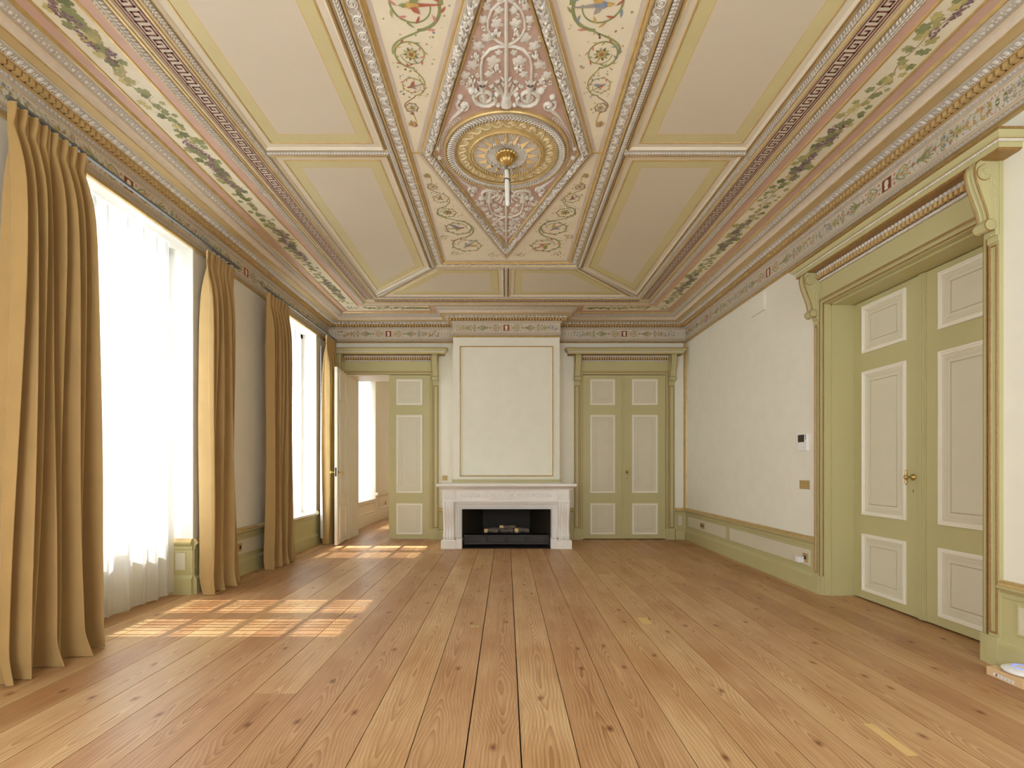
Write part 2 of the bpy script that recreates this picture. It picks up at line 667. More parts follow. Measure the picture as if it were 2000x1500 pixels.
GRAPELEAF = []
for k in range(20):
    a = 2 * pi * k / 20
    r = 0.84 + 0.16 * cos(5 * a) + (0.05 if k % 2 else -0.07)
    GRAPELEAF.append((r * cos(a), r * sin(a)))
ALMOND = [(-1, 0), (-0.6, 0.26), (0, 0.38), (0.5, 0.24), (1, 0), (0.5, -0.24), (0, -0.38), (-0.6, -0.26)]
ACANTH = [(-1, 0), (-0.7, 0.34), (-0.45, 0.2), (-0.2, 0.42), (0.05, 0.22), (0.35, 0.36), (0.5, 0.14), (1, 0), (0.4, -0.16), (-0.2, -0.2), (-0.7, -0.14)]
STAR = [((1.0 if k % 2 == 0 else 0.4) * cos(pi * k / 6), (1.0 if k % 2 == 0 else 0.4) * sin(pi * k / 6)) for k in range(12)]

# ================================================================== SETTING: floor
rnd = random.Random(5)
mb = MB()
mb.box(-3.75, 3.75, YN - 0.1, 15.0, -0.12, -0.012, 'darkhole')
BW = 0.2443
uvs, tones = [], []


def plank(x0, x1, y0, y1, z=0.0):
    n = len(mb.v)
    zl = -0.02
    mb.v.extend([(x0, y0, zl), (x0, y0, z), (x1, y0, z), (x1, y0, zl), (x0, y1, zl), (x0, y1, z), (x1, y1, z), (x1, y1, zl)])
    for q in ((1, 2, 6, 5), (0, 1, 5, 4), (2, 3, 7, 6), (0, 3, 2, 1), (4, 5, 6, 7)):
        mb.face([n + i for i in q], 'floor')
    return n


plk = []
k0 = int(math.floor((-3.6 - 0.065) / BW))
for k in range(k0, 16):
    x0 = 0.065 + k * BW
    x1 = x0 + BW
    if x0 > 3.6:
        break
    g = 0.0022 if k != -1 else 0.0045
    cuts = [YN - 0.05, 15.0]
    if k % 3 == 1:
        cuts.insert(1, rnd.uniform(5.0, 7.4))
    if x1 < -0.9 and k % 2 == 0:
        cuts.insert(1, rnd.uniform(2.4, 4.6))
    cuts.sort()
    for a, b in zip(cuts[:-1], cuts[1:]):
        t = (rnd.random(), rnd.random(), rnd.random(), rnd.uniform(0, 40))
        plk.append((plank(x0 + g, x1 - g, a + 0.001, b - 0.001, rnd.uniform(-0.001, 0.0)), x0, a, t))
nfb = 6
o = mb.build('floor')
me = o.data
me.uv_layers.new(name='UVMap')
me.color_attributes.new('tone', 'FLOAT_COLOR', 'CORNER')
uvl = me.uv_layers['UVMap']
ca = me.color_attributes['tone']
vmap = {}
for n, x0, a, t in plk:
    for i in range(8):
        vmap[n + i] = (x0, a, t)
for lp in me.loops:
    vi = lp.vertex_index
    if vi in vmap:
        x0, a, t = vmap[vi]
        co = me.vertices[vi].co
        uvl.data[lp.index].uv = (co.x - x0, co.y + t[3])
        ca.data[lp.index].color = (t[0], t[1], t[2], 1)
tag(o, 'wide old pine floorboards running from the camera to the fireplace', 'floor', kind='structure')
FLOOR = o
for (x0, x1, y0, y1) in ((1.085, 1.165, 3.97, 4.14), (1.735, 1.785, 2.16, 2.43)):
    p = MB()
    p.box(x0, x1, y0, y1, -0.01, 0.0006, 'palewood')
    part(p, 'wood_patch', FLOOR, 'pale new wood let into the old boards')

# ================================================================== walls
m_ = MB()
xo = -3.62
for a, b in ((YN - 0.1, W3[0]), (W3[1], W1[0]), (W1[1], W2[0]), (W2[1], YB + 0.3)):
    m_.box(xo, XL, a, b, 0, ZC, 'wall')
for w in (W1, W2, W3):
    m_.box(xo, XL, w[0], w[1], 3.385, ZC, 'wall_white')
    # white reveals: inner splayed boxing round the window
    for (a, b) in ((w[0] - 0.001, w[0] + 0.004), (w[1] - 0.004, w[1] + 0.001)):
        m_.box(-3.60, XL - 0.001, a, b, 0.545 if w is not W2 else 0.51, 3.384, 'wall_white')
    for (a, b) in ((w[0], w[0] + 0.075), (w[1] - 0.075, w[1])):
        m_.box(-3.60, -3.30, a, b, 0.0, 3.384, 'wall_white')
    m_.box(-3.60, -3.30, w[0], w[1], 3.32, 3.384, 'wall_white')
for w in (W1, W3):
    m_.box(-3.62, -3.36, w[0], w[1], 0, 0.485, 'green')
m_.box(-3.62, XL, W2[0], W2[1], 0, 0.485, 'green')
tag(m_.build('wall_left'), 'cream window wall on the left with three tall window recesses', 'wall', kind='structure')

m_ = MB()
DR0, DR1 = YC - 0.815, YC + 0.815
m_.box(XR, 3.7, YN - 0.1, DR0, 0, ZC, 'wall')
m_.box(XR, 3.7, DR1, YB + 0.1, 0, ZC, 'wall')
m_.box(XR, 3.7, DR0, DR1, DT, ZC, 'wall')
m_.box(3.44, 3.7, DR0, DR1, 0, DT, 'darkhole')
tag(m_.build('wall_right'), 'plain cream wall on the right with the large double door', 'wall', kind='structure')

m_ = MB()
YB2 = 9.24
m_.box(-3.62, -2.743, YB, YB2, 0, ZC, 'wall')
m_.box(-1.316, -0.72, YB, YB2, 0, ZC, 'wall')
m_.box(-2.743, -1.316, YB, YB2, DT, ZC, 'wall')
m_.box(0.72, 1.316, YB, YB2, 0, ZC, 'wall')
m_.box(1.316, 2.743, YB, YB2, DT, ZC, 'wall')
m_.box(1.316, 2.743, 8.70, YB2, 0, DT, 'darkhole')
m_.box(2.743, 3.7, YB, YB2, 0, ZC, 'wall')
m_.box(-0.72, 0.72, YB, YB2, 0, ZC, 'wall')
tag(m_.build('wall_back'), 'far wall with a pair of green doors either side of the chimney breast', 'wall', kind='structure')

m_ = MB()
FW = ((-2.5, -1.0), (1.0, 2.5))  # unseen openings, added to let fill daylight in from behind
for a, b in ((XL - 0.5, FW[0][0]), (FW[0][1], FW[1][0]), (FW[1][1], XR + 0.6)):
    m_.box(a, b, YN - 0.3, YN, 0, ZC, 'wall')
for a, b in FW:
    m_.box(a, b, YN - 0.3, YN, 0, 0.50, 'wall')
    m_.box(a, b, YN - 0.3, YN, 3.36, ZC, 'wall')
tag(m_.build('wall_front'), 'cream wall with two unseen windows added behind the camera for fill daylight', 'wall', kind='structure')

m_ = MB()
m_.box(-BRX, BRX, BRY, YB, 0.70, ZC, 'wall')
m_.box(-BRX, -0.72, BRY, YB, 0, 0.70, 'wall')
m_.box(0.72, BRX, BRY, YB, 0, 0.70, 'wall')
tag(m_.build('wall_chimney'), 'white chimney breast above the marble fireplace', 'wall', kind='structure')
BREAST = bpy.data.objects['wall_chimney']
m_ = MB()
fr = [(-0.772, 1.092), (0.772, 1.092), (0.772, 3.244), (-0.772, 3.244)]
sweep(m_, m_back(BRY), fr, True, [(0, 0, 'gold'), (0.002, 0.012, 'gold'), (0.010, 0.016, 'gold'), (0.018, 0.012, 'gold'), (0.020, 0.006, 'wall'), (0.026, 0.0, 'wall')])
part(m_, 'panel_moulding', BREAST, 'gilded rectangular moulding on the chimney breast')
m_ = MB()
m_.box(-0.897, 0.897, BRY - 0.02, BRY, 0.985, 1.047, 'green')
part(m_, 'plinth_strip', BREAST, 'olive green strip above the mantel shelf')

# room beyond the left door
m_ = MB()
NX0, NX1, NY1 = -3.0, 1.5, 14.6
m_.box(-3.62, NX0, YB2, 9.85, 0, ZC, 'cream')
m_.box(-3.62, NX0, 11.45, 13.2, 0, ZC, 'cream')
m_.box(-3.62, NX0, 14.4, NY1, 0, ZC, 'cream')
m_.box(-3.62, NX0, 13.2, 14.4, 0, 0.52, 'cream')
m_.box(-3.62, NX0, 13.2, 14.4, 3.25, ZC, 'cream')
m_.box(-3.62, NX0, 9.85, 11.45, 0, 0.52, 'cream')
m_.box(-3.62, NX0, 9.85, 11.45, 3.25, ZC, 'cream')
m_.box(NX1, NX1 + 0.2, YB2, NY1, 0, ZC, 'cream')
m_.box(-3.62, NX1 + 0.2, NY1, NY1 + 0.2, 0, ZC, 'cream')
m_.box(-3.62, NX1 + 0.2, YB2, NY1 + 0.2, ZC, ZC + 0.1, 'cream')
m_.box(NX0, NX0 + 0.03, YB2, NY1, 0, 0.16, 'cream')
m_.box(NX0, NX0 + 0.012, YB2, NY1, 0.16, 0.22, 'cream')
m_.box(NX0, NX0 + 0.05, 11.45, NY1, 0.60, 0.66, 'cream')
m_.box(NX0, NX0 + 0.03, 9.75, 11.5, 0.50, 0.53, 'cream')
sweep(m_, lambda u, v, h: (NX0 + h, u, v), [(11.75, 0.26), (13.3, 0.26), (13.3, 0.56), (11.75, 0.56)], True, [(0, 0, 'cream'), (0.01, 0.015, 'cream'), (0.03, 0.0, 'cream')])
sweep(m_, lambda u, v, h: (NX0 + h, u, v), [(9.9, 0.24), (11.4, 0.24), (11.4, 0.46), (9.9, 0.46)], True, [(0, 0, 'cream'), (0.01, 0.015, 'cream'), (0.03, 0.0, 'cream')])
tag(m_.build('wall_next_room'), 'cream room seen through the open door on the left', 'wall', kind='structure')


# ================================================================== windows
def window(n, y0, y1, z0, z1, x, label, rows=4, sill_x=None):
    yc = (y0 + y1) / 2
    w = empty('window_%d' % n, (x, yc, z0), label, 'window', 'structure')
    f = MB()
    st = 0.065
    f.box(x - 0.05, x + 0.05, y0, y0 + st, z0, z1, 'windowwhite')
    f.box(x - 0.05, x + 0.05, y1 - st, y1, z0, z1, 'windowwhite')
    f.box(x - 0.05, x + 0.05, y0 + st, y1 - st, z0, z0 + 0.07, 'windowwhite')
    f.box(x - 0.05, x + 0.05, y0 + st, y1 - st, z1 - 0.07, z1, 'windowwhite')
    f.box(x - 0.05, x + 0.06, yc - 0.03, yc + 0.03, z0 + 0.07, z1 - 0.07, 'windowwhite')
    part(f, 'frame', w)
    for s in (0, 1):
        a, b = ((y0 + st, yc - 0.03), (yc + 0.03, y1 - st))[s]
        sb = MB()
        za, zb = z0 + 0.07, z1 - 0.07
        t = 0.055
        sb.box(x - 0.025, x + 0.03, a, a + t, za, zb, 'windowwhite')
        sb.box(x - 0.025, x + 0.03, b - t, b, za, zb, 'windowwhite')
        sb.box(x - 0.025, x + 0.03, a + t, b - t, za, za + t, 'windowwhite')
        sb.box(x - 0.025, x + 0.03, a + t, b - t, zb - t, zb, 'windowwhite')
        pz = (zb - za - 2 * t) / rows
        for k in range(1, rows):
            z = za + t + k * pz
            sb.box(x - 0.02, x + 0.022, a + t, b - t, z - 0.018, z + 0.018, 'windowwhite')
        so = part(sb, 'sash', w)
        for k in range(rows):
            gz = za + t + k * pz
            g = MB()
            g.box(x - 0.003, x + 0.003, a + t - 0.004, b - t + 0.004, gz, gz + pz, 'glass')
            go = g.build('pane')
            go.parent = so
    sl = MB()
    sx = sill_x or (x + 0.12)
    sl.box(x - 0.05, sx, y0 - (0.0), y1, z0 - 0.03, z0, 'windowwhite')
    part(sl, 'sill', w)
    return w


window(1, W1[0] + 0.075, W1[1] - 0.075, 0.515, 3.32, -3.45, 'tall window with glazing bars behind the sheer, between the two nearest gold curtains', sill_x=-3.31)
window(2, W2[0] + 0.075, W2[1] - 0.075, 0.515, 3.32, -3.45, 'farther tall window above a green apron, beside the open door', sill_x=-3.04)
window(3, W3[0] + 0.075, W3[1] - 0.075, 0.515, 3.32, -3.45, 'window nearest the camera, outside the picture on the left', sill_x=-3.31)
window(7, 13.21, 14.39, 0.53, 3.25, -3.2, 'unseen window added to brighten the room beyond the open left door', sill_x=-2.98)  # hidden by the shut leaf, added for more light in there
window(4, 9.86, 11.44, 0.53, 3.25, -3.2, 'bright window in the room beyond the open left door', sill_x=-2.98)

for n_, (a, b) in zip((5, 6), FW):  # added pair, never in view, evens out the room light
    w_ = empty('window_%d' % n_, ((a + b) / 2, YN - 0.2, 0.5), 'added fill daylight window behind the camera, %s of the middle' % ('left' if a < 0 else 'right'), 'window', 'structure')
    f = MB()
    for u0, u1, v0, v1 in ((a, a + .07, .5, 3.36), (b - .07, b, .5, 3.36), (a, b, .5, .58), (a, b, 3.28, 3.36), ((a + b) / 2 - .05, (a + b) / 2 + .05, .5, 3.36)) + tuple((a, b, z_ - .018, z_ + .018) for z_ in (1.2, 1.9, 2.6)):
        f.box(u0, u1, YN - .24, YN - .18, v0, v1, 'windowwhite')
    part(f, 'frame', w_)
    f = MB()
    f.box(a + .02, b - .02, YN - .213, YN - .207, .52, 3.34, 'glass')
    part(f, 'pane', w_)

# ================================================================== dado / baseboards
def dado(mb, mp, u0, u1, panels, dirsign=1):
    """baseboard, flat dado with inset panels and a gilded rail along u0..u1 in the plane mp"""
    P = [(u0, 0.0), (u1, 0.0)]

    def strip(v0, v1, h0, h1, key):
        mb.poly([mp(u0, v0, h0), mp(u1, v0, h0), mp(u1, v1, h1), mp(u0, v1, h1)], key)
    prof = [(0, .035, 'green'), (.148, .035, 'green'), (.152, .030, 'green'), (.158, .030, 'green'), (.172, .016, 'green'), (.178, .016, 'green'), (.185, .010, 'green'),
            (.435, .010, 'green'), (.440, .016, 'green'), (.450, .018, 'green'), (.470, .018, 'green'), (.488, .034, 'green'), (.498, .044, 'green'), (.512, .046, 'gold'),
            (.516, .038, 'gold'), (.530, .034, 'gold'), (.545, .020, 'gold'), (.546, .0, None)]
    for a, b in zip(prof[:-1], prof[1:]):
        strip(a[0], b[0], a[1], b[1], a[2])
    for uu in (u0, u1):
        mb.poly([mp(uu, v, h) for v, h, _ in prof] + [mp(uu, 0.0, 0.0)], 'green')
    for (a, b) in panels:
        sweep(mb, mp, [(a, .228), (b, .228), (b, .422), (a, .422)], True, [(0, .0101, 'green'), (.004, .016, 'green'), (.012, .016, 'green'), (.016, .0115, 'green')])
        mb.flat(mp, [(a + .014, .242), (b - .014, .242), (b - .014, .408), (a + .014, .408)], 'beige', .0122)


m_ = MB()
dado(m_, m_right(), DR1 + 0.12, YB, [(5.05, 6.92), (7.0, 8.5)])
dado(m_, m_right(), YN, DR0 - 0.12, [(0.3, 3.02)])
tag(m_.build('baseboard_right'), 'green dado with beige panels and gilded rail along the right wall', 'baseboard', kind='structure')
m_ = MB()
dado(m_, m_left(), W1[1], W2[0], [(W1[1] + 0.1, W2[0] - 0.1)])
dado(m_, m_left(), W3[1], W1[0], [(W3[1] + 0.1, W1[0] - 0.1)])
dado(m_, m_left(), W2[1], YB, [(W2[1] + .08, YB - .08)])
# window 2 apron
for a, b in zip([(0, .035), (.148, .035), (.165, .018), (.185, .010), (.43, .010), (.44, .02), (.47, .022)][:-1], [(.148, .035), (.165, .018), (.185, .010), (.43, .010), (.44, .02), (.47, .022), (.485, .0)]):
    m_.poly([m_left()(W2[0], a[0], a[1]), m_left()(W2[1], a[0], a[1]), m_left()(W2[1], b[0], b[1]), m_left()(W2[0], b[0], b[1])], 'green')
# dado returns inside the recesses of windows 1 and 3, and their apron panels
for w in (W1, W3):
    for yy, sg in ((w[1], -1), (w[0], 1)):
        dado(m_, lambda u, v, h, yy=yy, sg=sg: (u, yy + sg * h, v), -3.30, XL, [(-3.26, -3.14)])
    dado(m_, lambda u, v, h: (-3.36 + h, u, v * 0.88), w[0] + .02, w[1] - .02, [(w[0] + .15, w[1] - .15)])
tag(m_.build('baseboard_left'), 'green dado and window aprons along the left wall', 'baseboard', kind='structure')
m_ = MB()
dado(m_, m_back(), 2.91, XR, [(2.95, 3.04)])
dado(m_, m_back(), 0.878, 1.166, [])
dado(m_, m_back(), -1.166, -0.878, [])
dado(m_, m_back(), XL, -2.9, [])
tag(m_.build('baseboard_back'), 'short green dado pieces along the far wall', 'baseboard', kind='structure')

# gilded corner strips of the wall panels
m_ = MB()


def strip_mould(mb, mp, u0, u1, v0, v1, key='gold'):
    sw = u1 - u0
    for a, b in zip([(0, 0), (.15, .014), (.4, .010), (.6, .010), (.85, .016), (1, 0)][:-1], [(.15, .014), (.4, .010), (.6, .010), (.85, .016), (1, 0)]):
        mb.poly([mp(u0 + sw * a[0], v0, a[1]), mp(u0 + sw * b[0], v0, b[1]), mp(u0 + sw * b[0], v1, b[1]), mp(u0 + sw * a[0], v1, a[1])], key if a[0] != .4 else 'greyflat')


strip_mould(m_, m_right(), YB - 0.045, YB, 0.545, 3.39)
strip_mould(m_, m_back(), XR - 0.045, XR, 0.545, 3.39)
strip_mould(m_, m_left(), YB - 0.045, YB, 0.545, 3.39)
tag(m_.build('trim_1'), 'gilded corner strips at the ends of the far wall', 'trim', kind='structure')

# ================================================================== cornice
CPATH = [(XR, YN), (XR, YB), (BRX, YB), (BRX, BRY), (-BRX, BRY), (-BRX, YB), (XL, YB), (XL, YN)]
OV = {2: (0.68, -1.0), 3: (0.68, -1.0), 4: (-0.68, -1.0), 5: (-0.68, -1.0)}
mid = lambda u, v, h: (u, v, h)
CORN = MB()
prof = [(0, 3.385, 'gold'), (.022, 3.386, 'gold'), (.030, 3.393, 'gold'), (.024, 3.400, 'gold'), (.034, 3.406, 'gold'), (.026, 3.412, 'grey'),
        (.024, 3.414, 'greymid'), (.034, 3.425, 'greymid'), (.026, 3.440, 'gold'), (.024, 3.441, 'gold'), (.026, 3.446, 'goldthin'), (.018, 3.447, 'greyflat'), (.018, 3.464, 'greyflat'),
        (.020, 3.465, 'goldthin'), (.020, 3.469, 'goldthin'), (.015, 3.470, 'frieze'), (.015, 3.612, 'goldthin'), (.018, 3.613, 'goldthin'), (.018, 3.617, 'grey'),
        (.022, 3.618, 'greymid'), (.040, 3.630, 'greymid'), (.050, 3.642, 'ochre'), (.075, 3.643, 'dentilshade'), (.075, 3.678, 'ochre'), (.118, 3.680, 'goldthin'), (.120, 3.684, 'grey'),
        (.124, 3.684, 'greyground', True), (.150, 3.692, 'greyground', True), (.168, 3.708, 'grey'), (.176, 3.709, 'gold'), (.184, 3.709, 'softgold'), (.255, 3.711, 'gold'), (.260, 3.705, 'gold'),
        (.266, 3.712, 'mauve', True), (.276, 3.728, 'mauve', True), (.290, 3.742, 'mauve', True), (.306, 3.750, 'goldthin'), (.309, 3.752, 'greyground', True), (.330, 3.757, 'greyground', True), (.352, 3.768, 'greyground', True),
        (.368, 3.784, 'gold'), (.378, 3.785, 'gold'), (.386, 3.795, 'gold'), (.392, 3.803, None)]
sweep(CORN, mid, CPATH, False, prof, OV)
CORNICE = CORN.build('trim_2')
tag(CORNICE, 'painted and gilded plaster cornice running round the top of the walls', 'cornice', kind='structure')


def m_path(x, y, tx, ty):
    """local map: u along, v inward, h = world z"""
    nx, ny = -ty, tx
    return lambda u, v, h: (x + tx * u + nx * v, y + ty * u + ny * v, h)


VIS = lambda y: y > 1.2     # ornament that the picture cannot reach is left plain

m_ = MB()
for x, y, tx, ty, sp in along(offset_path(CPATH, False, .076, OV), False, 0.046):
    if VIS(y):
        L_ = m_path(x, y, tx, ty)
        m_.box(-.0145, .0145, 0, .034, 3.645, 3.677, 'ochre', L_)
part(m_, 'dentil_band', CORNICE, 'ochre dentil blocks')
m_ = MB()
for x, y, tx, ty, sp in along(offset_path(CPATH, False, .146, OV), False, 0.066):
    if not VIS(y):
        continue
    L_ = m_path(x, y, tx, ty)
    q = lambda u, v, h: L_(u, v * 0.9 - h * 0.55, 3.691 + v * 0.45 - h * 0.85)
    m_.dome(q, 0, 0, .016, .019, 0, .013, 'grey', 0)
    m_.rtube(q, [(.024 * cos(a), -.002 + .024 * sin(a)) for a in [pi * (1.08 + .84 * i / 8) * 1 + pi for i in range(0)]] or arcpts(0, .004, .023, pi * 0.95, pi * 2.05, 8), .006, .008, 'grey')
    m_.dome(q, .033, 0, .004, .018, 0, .010, 'grey')
part(m_, 'egg_and_dart', CORNICE)
m_ = MB()
for x, y, tx, ty, sp in along(offset_path(CPATH, False, .338, OV), False, 0.05):
    if not VIS(y):
        continue
    L_ = m_path(x, y, tx, ty)
    q = lambda u, v, h: L_(u, v * 0.9 - h * 0.45, 3.762 + v * 0.45 - h * 0.85)
    m_.shape(q, -.006, .002, [(a * .6, b * 1.8) for a, b in ACANTH], 1.1, .024, 'grey', .001, .010)
    m_.shape(q, .016, -.002, [(a * .5, b * 1.5) for a, b in ACANTH], 1.5, .020, 'greyflat', .001, .006)
    m_.dome(q, .02, .014, .006, .006, 0, .005, 'grey', n=6)
part(m_, 'acanthus_moulding', CORNICE)
m_ = MB()
for d, z, sp_, r in ((.032, 3.427, .030, .0085), (.042, 3.632, .030, .008)):
    for x, y, tx, ty, sp in along(offset_path(CPATH, False, d, OV), False, sp_):
        if VIS(y):
            L_ = m_path(x, y, tx, ty)
            q = lambda u, v, h: L_(u, h, z + v)
            m_.shape(q, 0, 0, ALMOND, 0.7, .013, 'grey', -.002, .006)
part(m_, 'leaf_bead', CORNICE)

# ---- frieze painting
fp = MB()
frnd = random.Random(11)


def cameo(mp, u, v, k):
    a = .052
    fp.flat(mp, [(u - a, v - a), (u + a, v - a), (u + a, v + a), (u - a, v + a)], 'pochre', .0008)
    a = .047
    fp.flat(mp, [(u - a, v - a), (u + a, v - a), (u + a, v + a), (u - a, v + a)], 'darkred', .0014)
    s = 1 if k % 2 else -1
    head = [(-.012, -.040), (.020, -.040), (.014, -.018), (.017, -.006), (.024, -.004), (.019, .008), (.022, .018), (.014, .034), (-.004, .038), (-.020, .030), (-.024, .012), (-.016, -.008), (-.022, -.030)]
    fp.flat(mp, [(u + s * x, v + y) for x, y in head], 'pcream', .002)


def leafspray(mp, u, v, ang, n, r, s, keys):
    for i in range(n):
        a = ang + (i - (n - 1) / 2) * 0.55
        fp.shape(mp, u + r * cos(a), v + r * sin(a), ALMOND, a, s, keys[i % len(keys)], .0012 + .0003 * (i % 3))


def frieze_half(mp, u, v, s, ln):
    """ornament on one side (s = +1/-1) of a cameo, reaching ln metres"""
    U = lambda d: u + s * d
    for q in (-1, 1):
        fp.disc(mp, U(.082), v + q * .036, .019, 'pcream', .0009)
        fp.disc(mp, U(.082), v + q * .036, .014, 'prose', .0014)
        fp.ribbon(mp, [(U(.10 + .0 * i), v + q * .012) for i in range(1)] + [(U(.12), v + q * .02), (U(.15), v + q * .045), (U(.18), v + q * .052), (U(.205), v + q * .035), (U(.19), v + q * .02), (U(.17), v + q * .026)], .011, 'pgreen', .0011)
        fp.ribbon(mp, [(U(.125), v + q * .004), (U(.17), v + q * .012), (U(.215), v + q * .03), (U(.235), v + q * .05)], .009, 'pochre', .0013)
        fp.disc(mp, U(.178), v + q * .028, .009, frnd.choice(['pblue', 'prose', 'pochre']), .0017)
        fp.shape(mp, U(.235), v + q * .044, ALMOND, q * s * 1.0, .016, 'prose', .0015)
    fp.ribbon(mp, [(U(.06), v), (U(.25), v), (U(min(ln, .72)), v)], .006, 'pbrown', .0010)
    fp.shape(mp, U(.27), v, ALMOND, 0 if s > 0 else pi, .022, 'pred', .0016)
    c1 = frnd.choice(['pblue', 'pred', 'porange'])
    for i in range(int(ln / .05)):
        d = .10 + .05 * i
        for q in (-1, 1):
            fp.shape(mp, U(d + .010), v + q * .011, ALMOND, (0 if s > 0 else pi) + q * s * .8, .014, ['pgreen', 'leafgreen', 'pochre'][i % 3], .0010)
            fp.disc(mp, U(d + .03), v + q * (.050 + .006 * sin(i * 2.1)), .0055, ['prose', 'pblue', 'pochre', 'pred'][i % 4], .0010, 6)
            fp.ribbon(mp, [(U(d), v + q * .012), (U(d + .018), v + q * .03), (U(d + .03), v + q * .048)], .003, 'leafolive', .0008)
    if ln > .42:
        for q in (-1, 1):
            for dd, aa in ((.36, .9), (.385, .55), (.41, .25)):
                fp.ribbon(mp, [(U(dd - .05), v), (U(dd - .01), v + q * .02), (U(dd + .03), v + q * .05 * aa + q * .012)], .010, ['pgreen', 'pochre', 'leafgreen'][int(dd * 100) % 3], .0012)
                fp.shape(mp, U(dd + .03), v + q * (.05 * aa + .012), ALMOND, q * s * .8, .012, c1, .0016)
            fp.disc(mp, U(.372), v + q * .03, .011, 'pochre', .0018)
        fp.shape(mp, U(.45), v, ALMOND, 0, .024, 'pred', .0016)
    if ln > .58:
        for q in (-1, 1):
            fp.ribbon(mp, spiral(U(.53), v + q * .032, .028, .006, q * s * 1.0 + (0 if s > 0 else pi), q * s * 1.2, 14), .009, 'pgreen', .0012)
            fp.disc(mp, U(.53), v + q * .032, .011, frnd.choice(['pblue', 'prose']), .0016)
            leafspray(mp, U(.575), v + q * .02, (0 if s > 0 else pi) + q * s * .6, 3, .02, .016, ['pochre', 'pgreen', 'pred'])
    if ln > .75:
        leafspray(mp, U(.62), v, 0 if s > 0 else pi, 5, .03, .022, ['leafgreen', 'pochre', 'pgreen', 'pochre'])
        c2 = frnd.choice([('pred', 'porange'), ('pblue', 'pgrey'), ('pochre', 'porange'), ('pred', 'pbrown')])
        for i in range(9):
            d = .69 + .022 * i + frnd.uniform(-.01, .01)
            if d > ln:
                break
            dv = frnd.uniform(-.045, .045)
            fp.shape(mp, U(d), v + dv, STAR, frnd.uniform(0, 1), .020, c2[i % 2], .0012 + .0002 * (i % 4))
            fp.disc(mp, U(d), v + dv, .005, 'pochre', .0024, 6)
        for q in (-1, 1):
            fp.ribbon(mp, [(U(.66), v + q * .01), (U(.74), v + q * .04), (U(min(ln, .88)), v + q * .02)], .004, 'pgreen', .0010)


zf = 3.541
rows_ = [(m_right(XR - .015), [YC + 1.83 * k for k in range(-1, 3)], YN, YB), (m_left(XL + .015), [YC + 1.83 * k for k in range(-1, 3)], YN, YB)]
kk = 0
for mp, cs, lo, hi in rows_:
    for c in cs:
        kk += 1
        cameo(mp, c, zf, kk)
        for s in (1, -1):
            frieze_half(mp, c, zf, s, .90)
for c, mp, ln in ((-2.03, m_back(YB - .015), 1.0), (2.03, m_back(YB - .015), 1.0), (0, m_back(BRY - .015), .84)):
    kk += 1
    cameo(mp, c, zf, kk)
    for s in (1, -1):
        frieze_half(mp, c, zf, s, ln)
part(fp, 'frieze_painting', CORNICE, 'painted scrolls, flowers and small red cameo squares')

# ================================================================== ceiling
m_ = MB()
m_.box(XL - 0.5, XR + 0.5, YN - 0.2, YB2, ZC, ZC + 0.2, 'ceilcream')
CEIL = m_.build('ceiling')
tag(CEIL, 'richly painted and stuccoed cream, pink and gold ceiling', 'ceiling', kind='structure')

XC = (XL + XR) / 2
RX, RY0, RY1 = 3.09, 2 * YC - YB, YB
RECT = [(XC + RX, RY0), (XC + RX, RY1), (XC - RX, RY1), (XC - RX, RY0)]
zc = m_ceil(ZC)
b_ = MB()
sweep(b_, zc, RECT, True, [(.33, .008, 'pink'), (.462, .008, 'goldthin'), (.466, .016, 'gold'), (.480, .016, 'gold'), (.486, .010, 'vinecream'), (.714, .010, 'gold'), (.718, .016, 'gold'), (.732, .016, 'goldthin'), (.737, .008, 'pink'), (.802, .008, 'gold')]
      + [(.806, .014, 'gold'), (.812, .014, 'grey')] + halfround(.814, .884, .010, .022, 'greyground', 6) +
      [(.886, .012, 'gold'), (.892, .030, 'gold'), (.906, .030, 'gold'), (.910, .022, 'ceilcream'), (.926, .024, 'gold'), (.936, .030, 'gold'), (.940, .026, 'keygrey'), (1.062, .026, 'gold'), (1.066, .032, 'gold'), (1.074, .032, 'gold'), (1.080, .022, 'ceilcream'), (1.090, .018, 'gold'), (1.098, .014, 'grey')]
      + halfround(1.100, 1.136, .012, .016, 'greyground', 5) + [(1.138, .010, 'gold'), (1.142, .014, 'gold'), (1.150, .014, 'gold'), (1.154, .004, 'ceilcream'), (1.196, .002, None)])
part(b_, 'border_moulding', CEIL, 'pink, grey and gilded border mouldings')

# leaf relief on the two half rounds
m_ = MB()
for d, h0_, hh_, hw_, sp_, s in ((.849, .010, .022, .035, .026, .021), (1.118, .012, .016, .018, .022, .013)):
    for x, y, tx, ty, sp in along(offset_path(RECT, True, d), True, sp_, .03):
        if not VIS(y):
            continue
        L_ = m_path(x, y, tx, ty)
        q = lambda u, v, h: L_(u, v, ZC - h0_ - hh_ * sqrt(max(0.0, 1 - (v / hw_) ** 2)) - h)
        for j, dv in enumerate((-1, 0, 1)):
            m_.shape(q, frnd.uniform(-.004, .004) + (.010 if j == 1 else 0), dv * hw_ * .55, ALMOND, -dv * .7, s * .8, 'grey', .001, .008)
part(m_, 'leaf_moulding', CEIL)

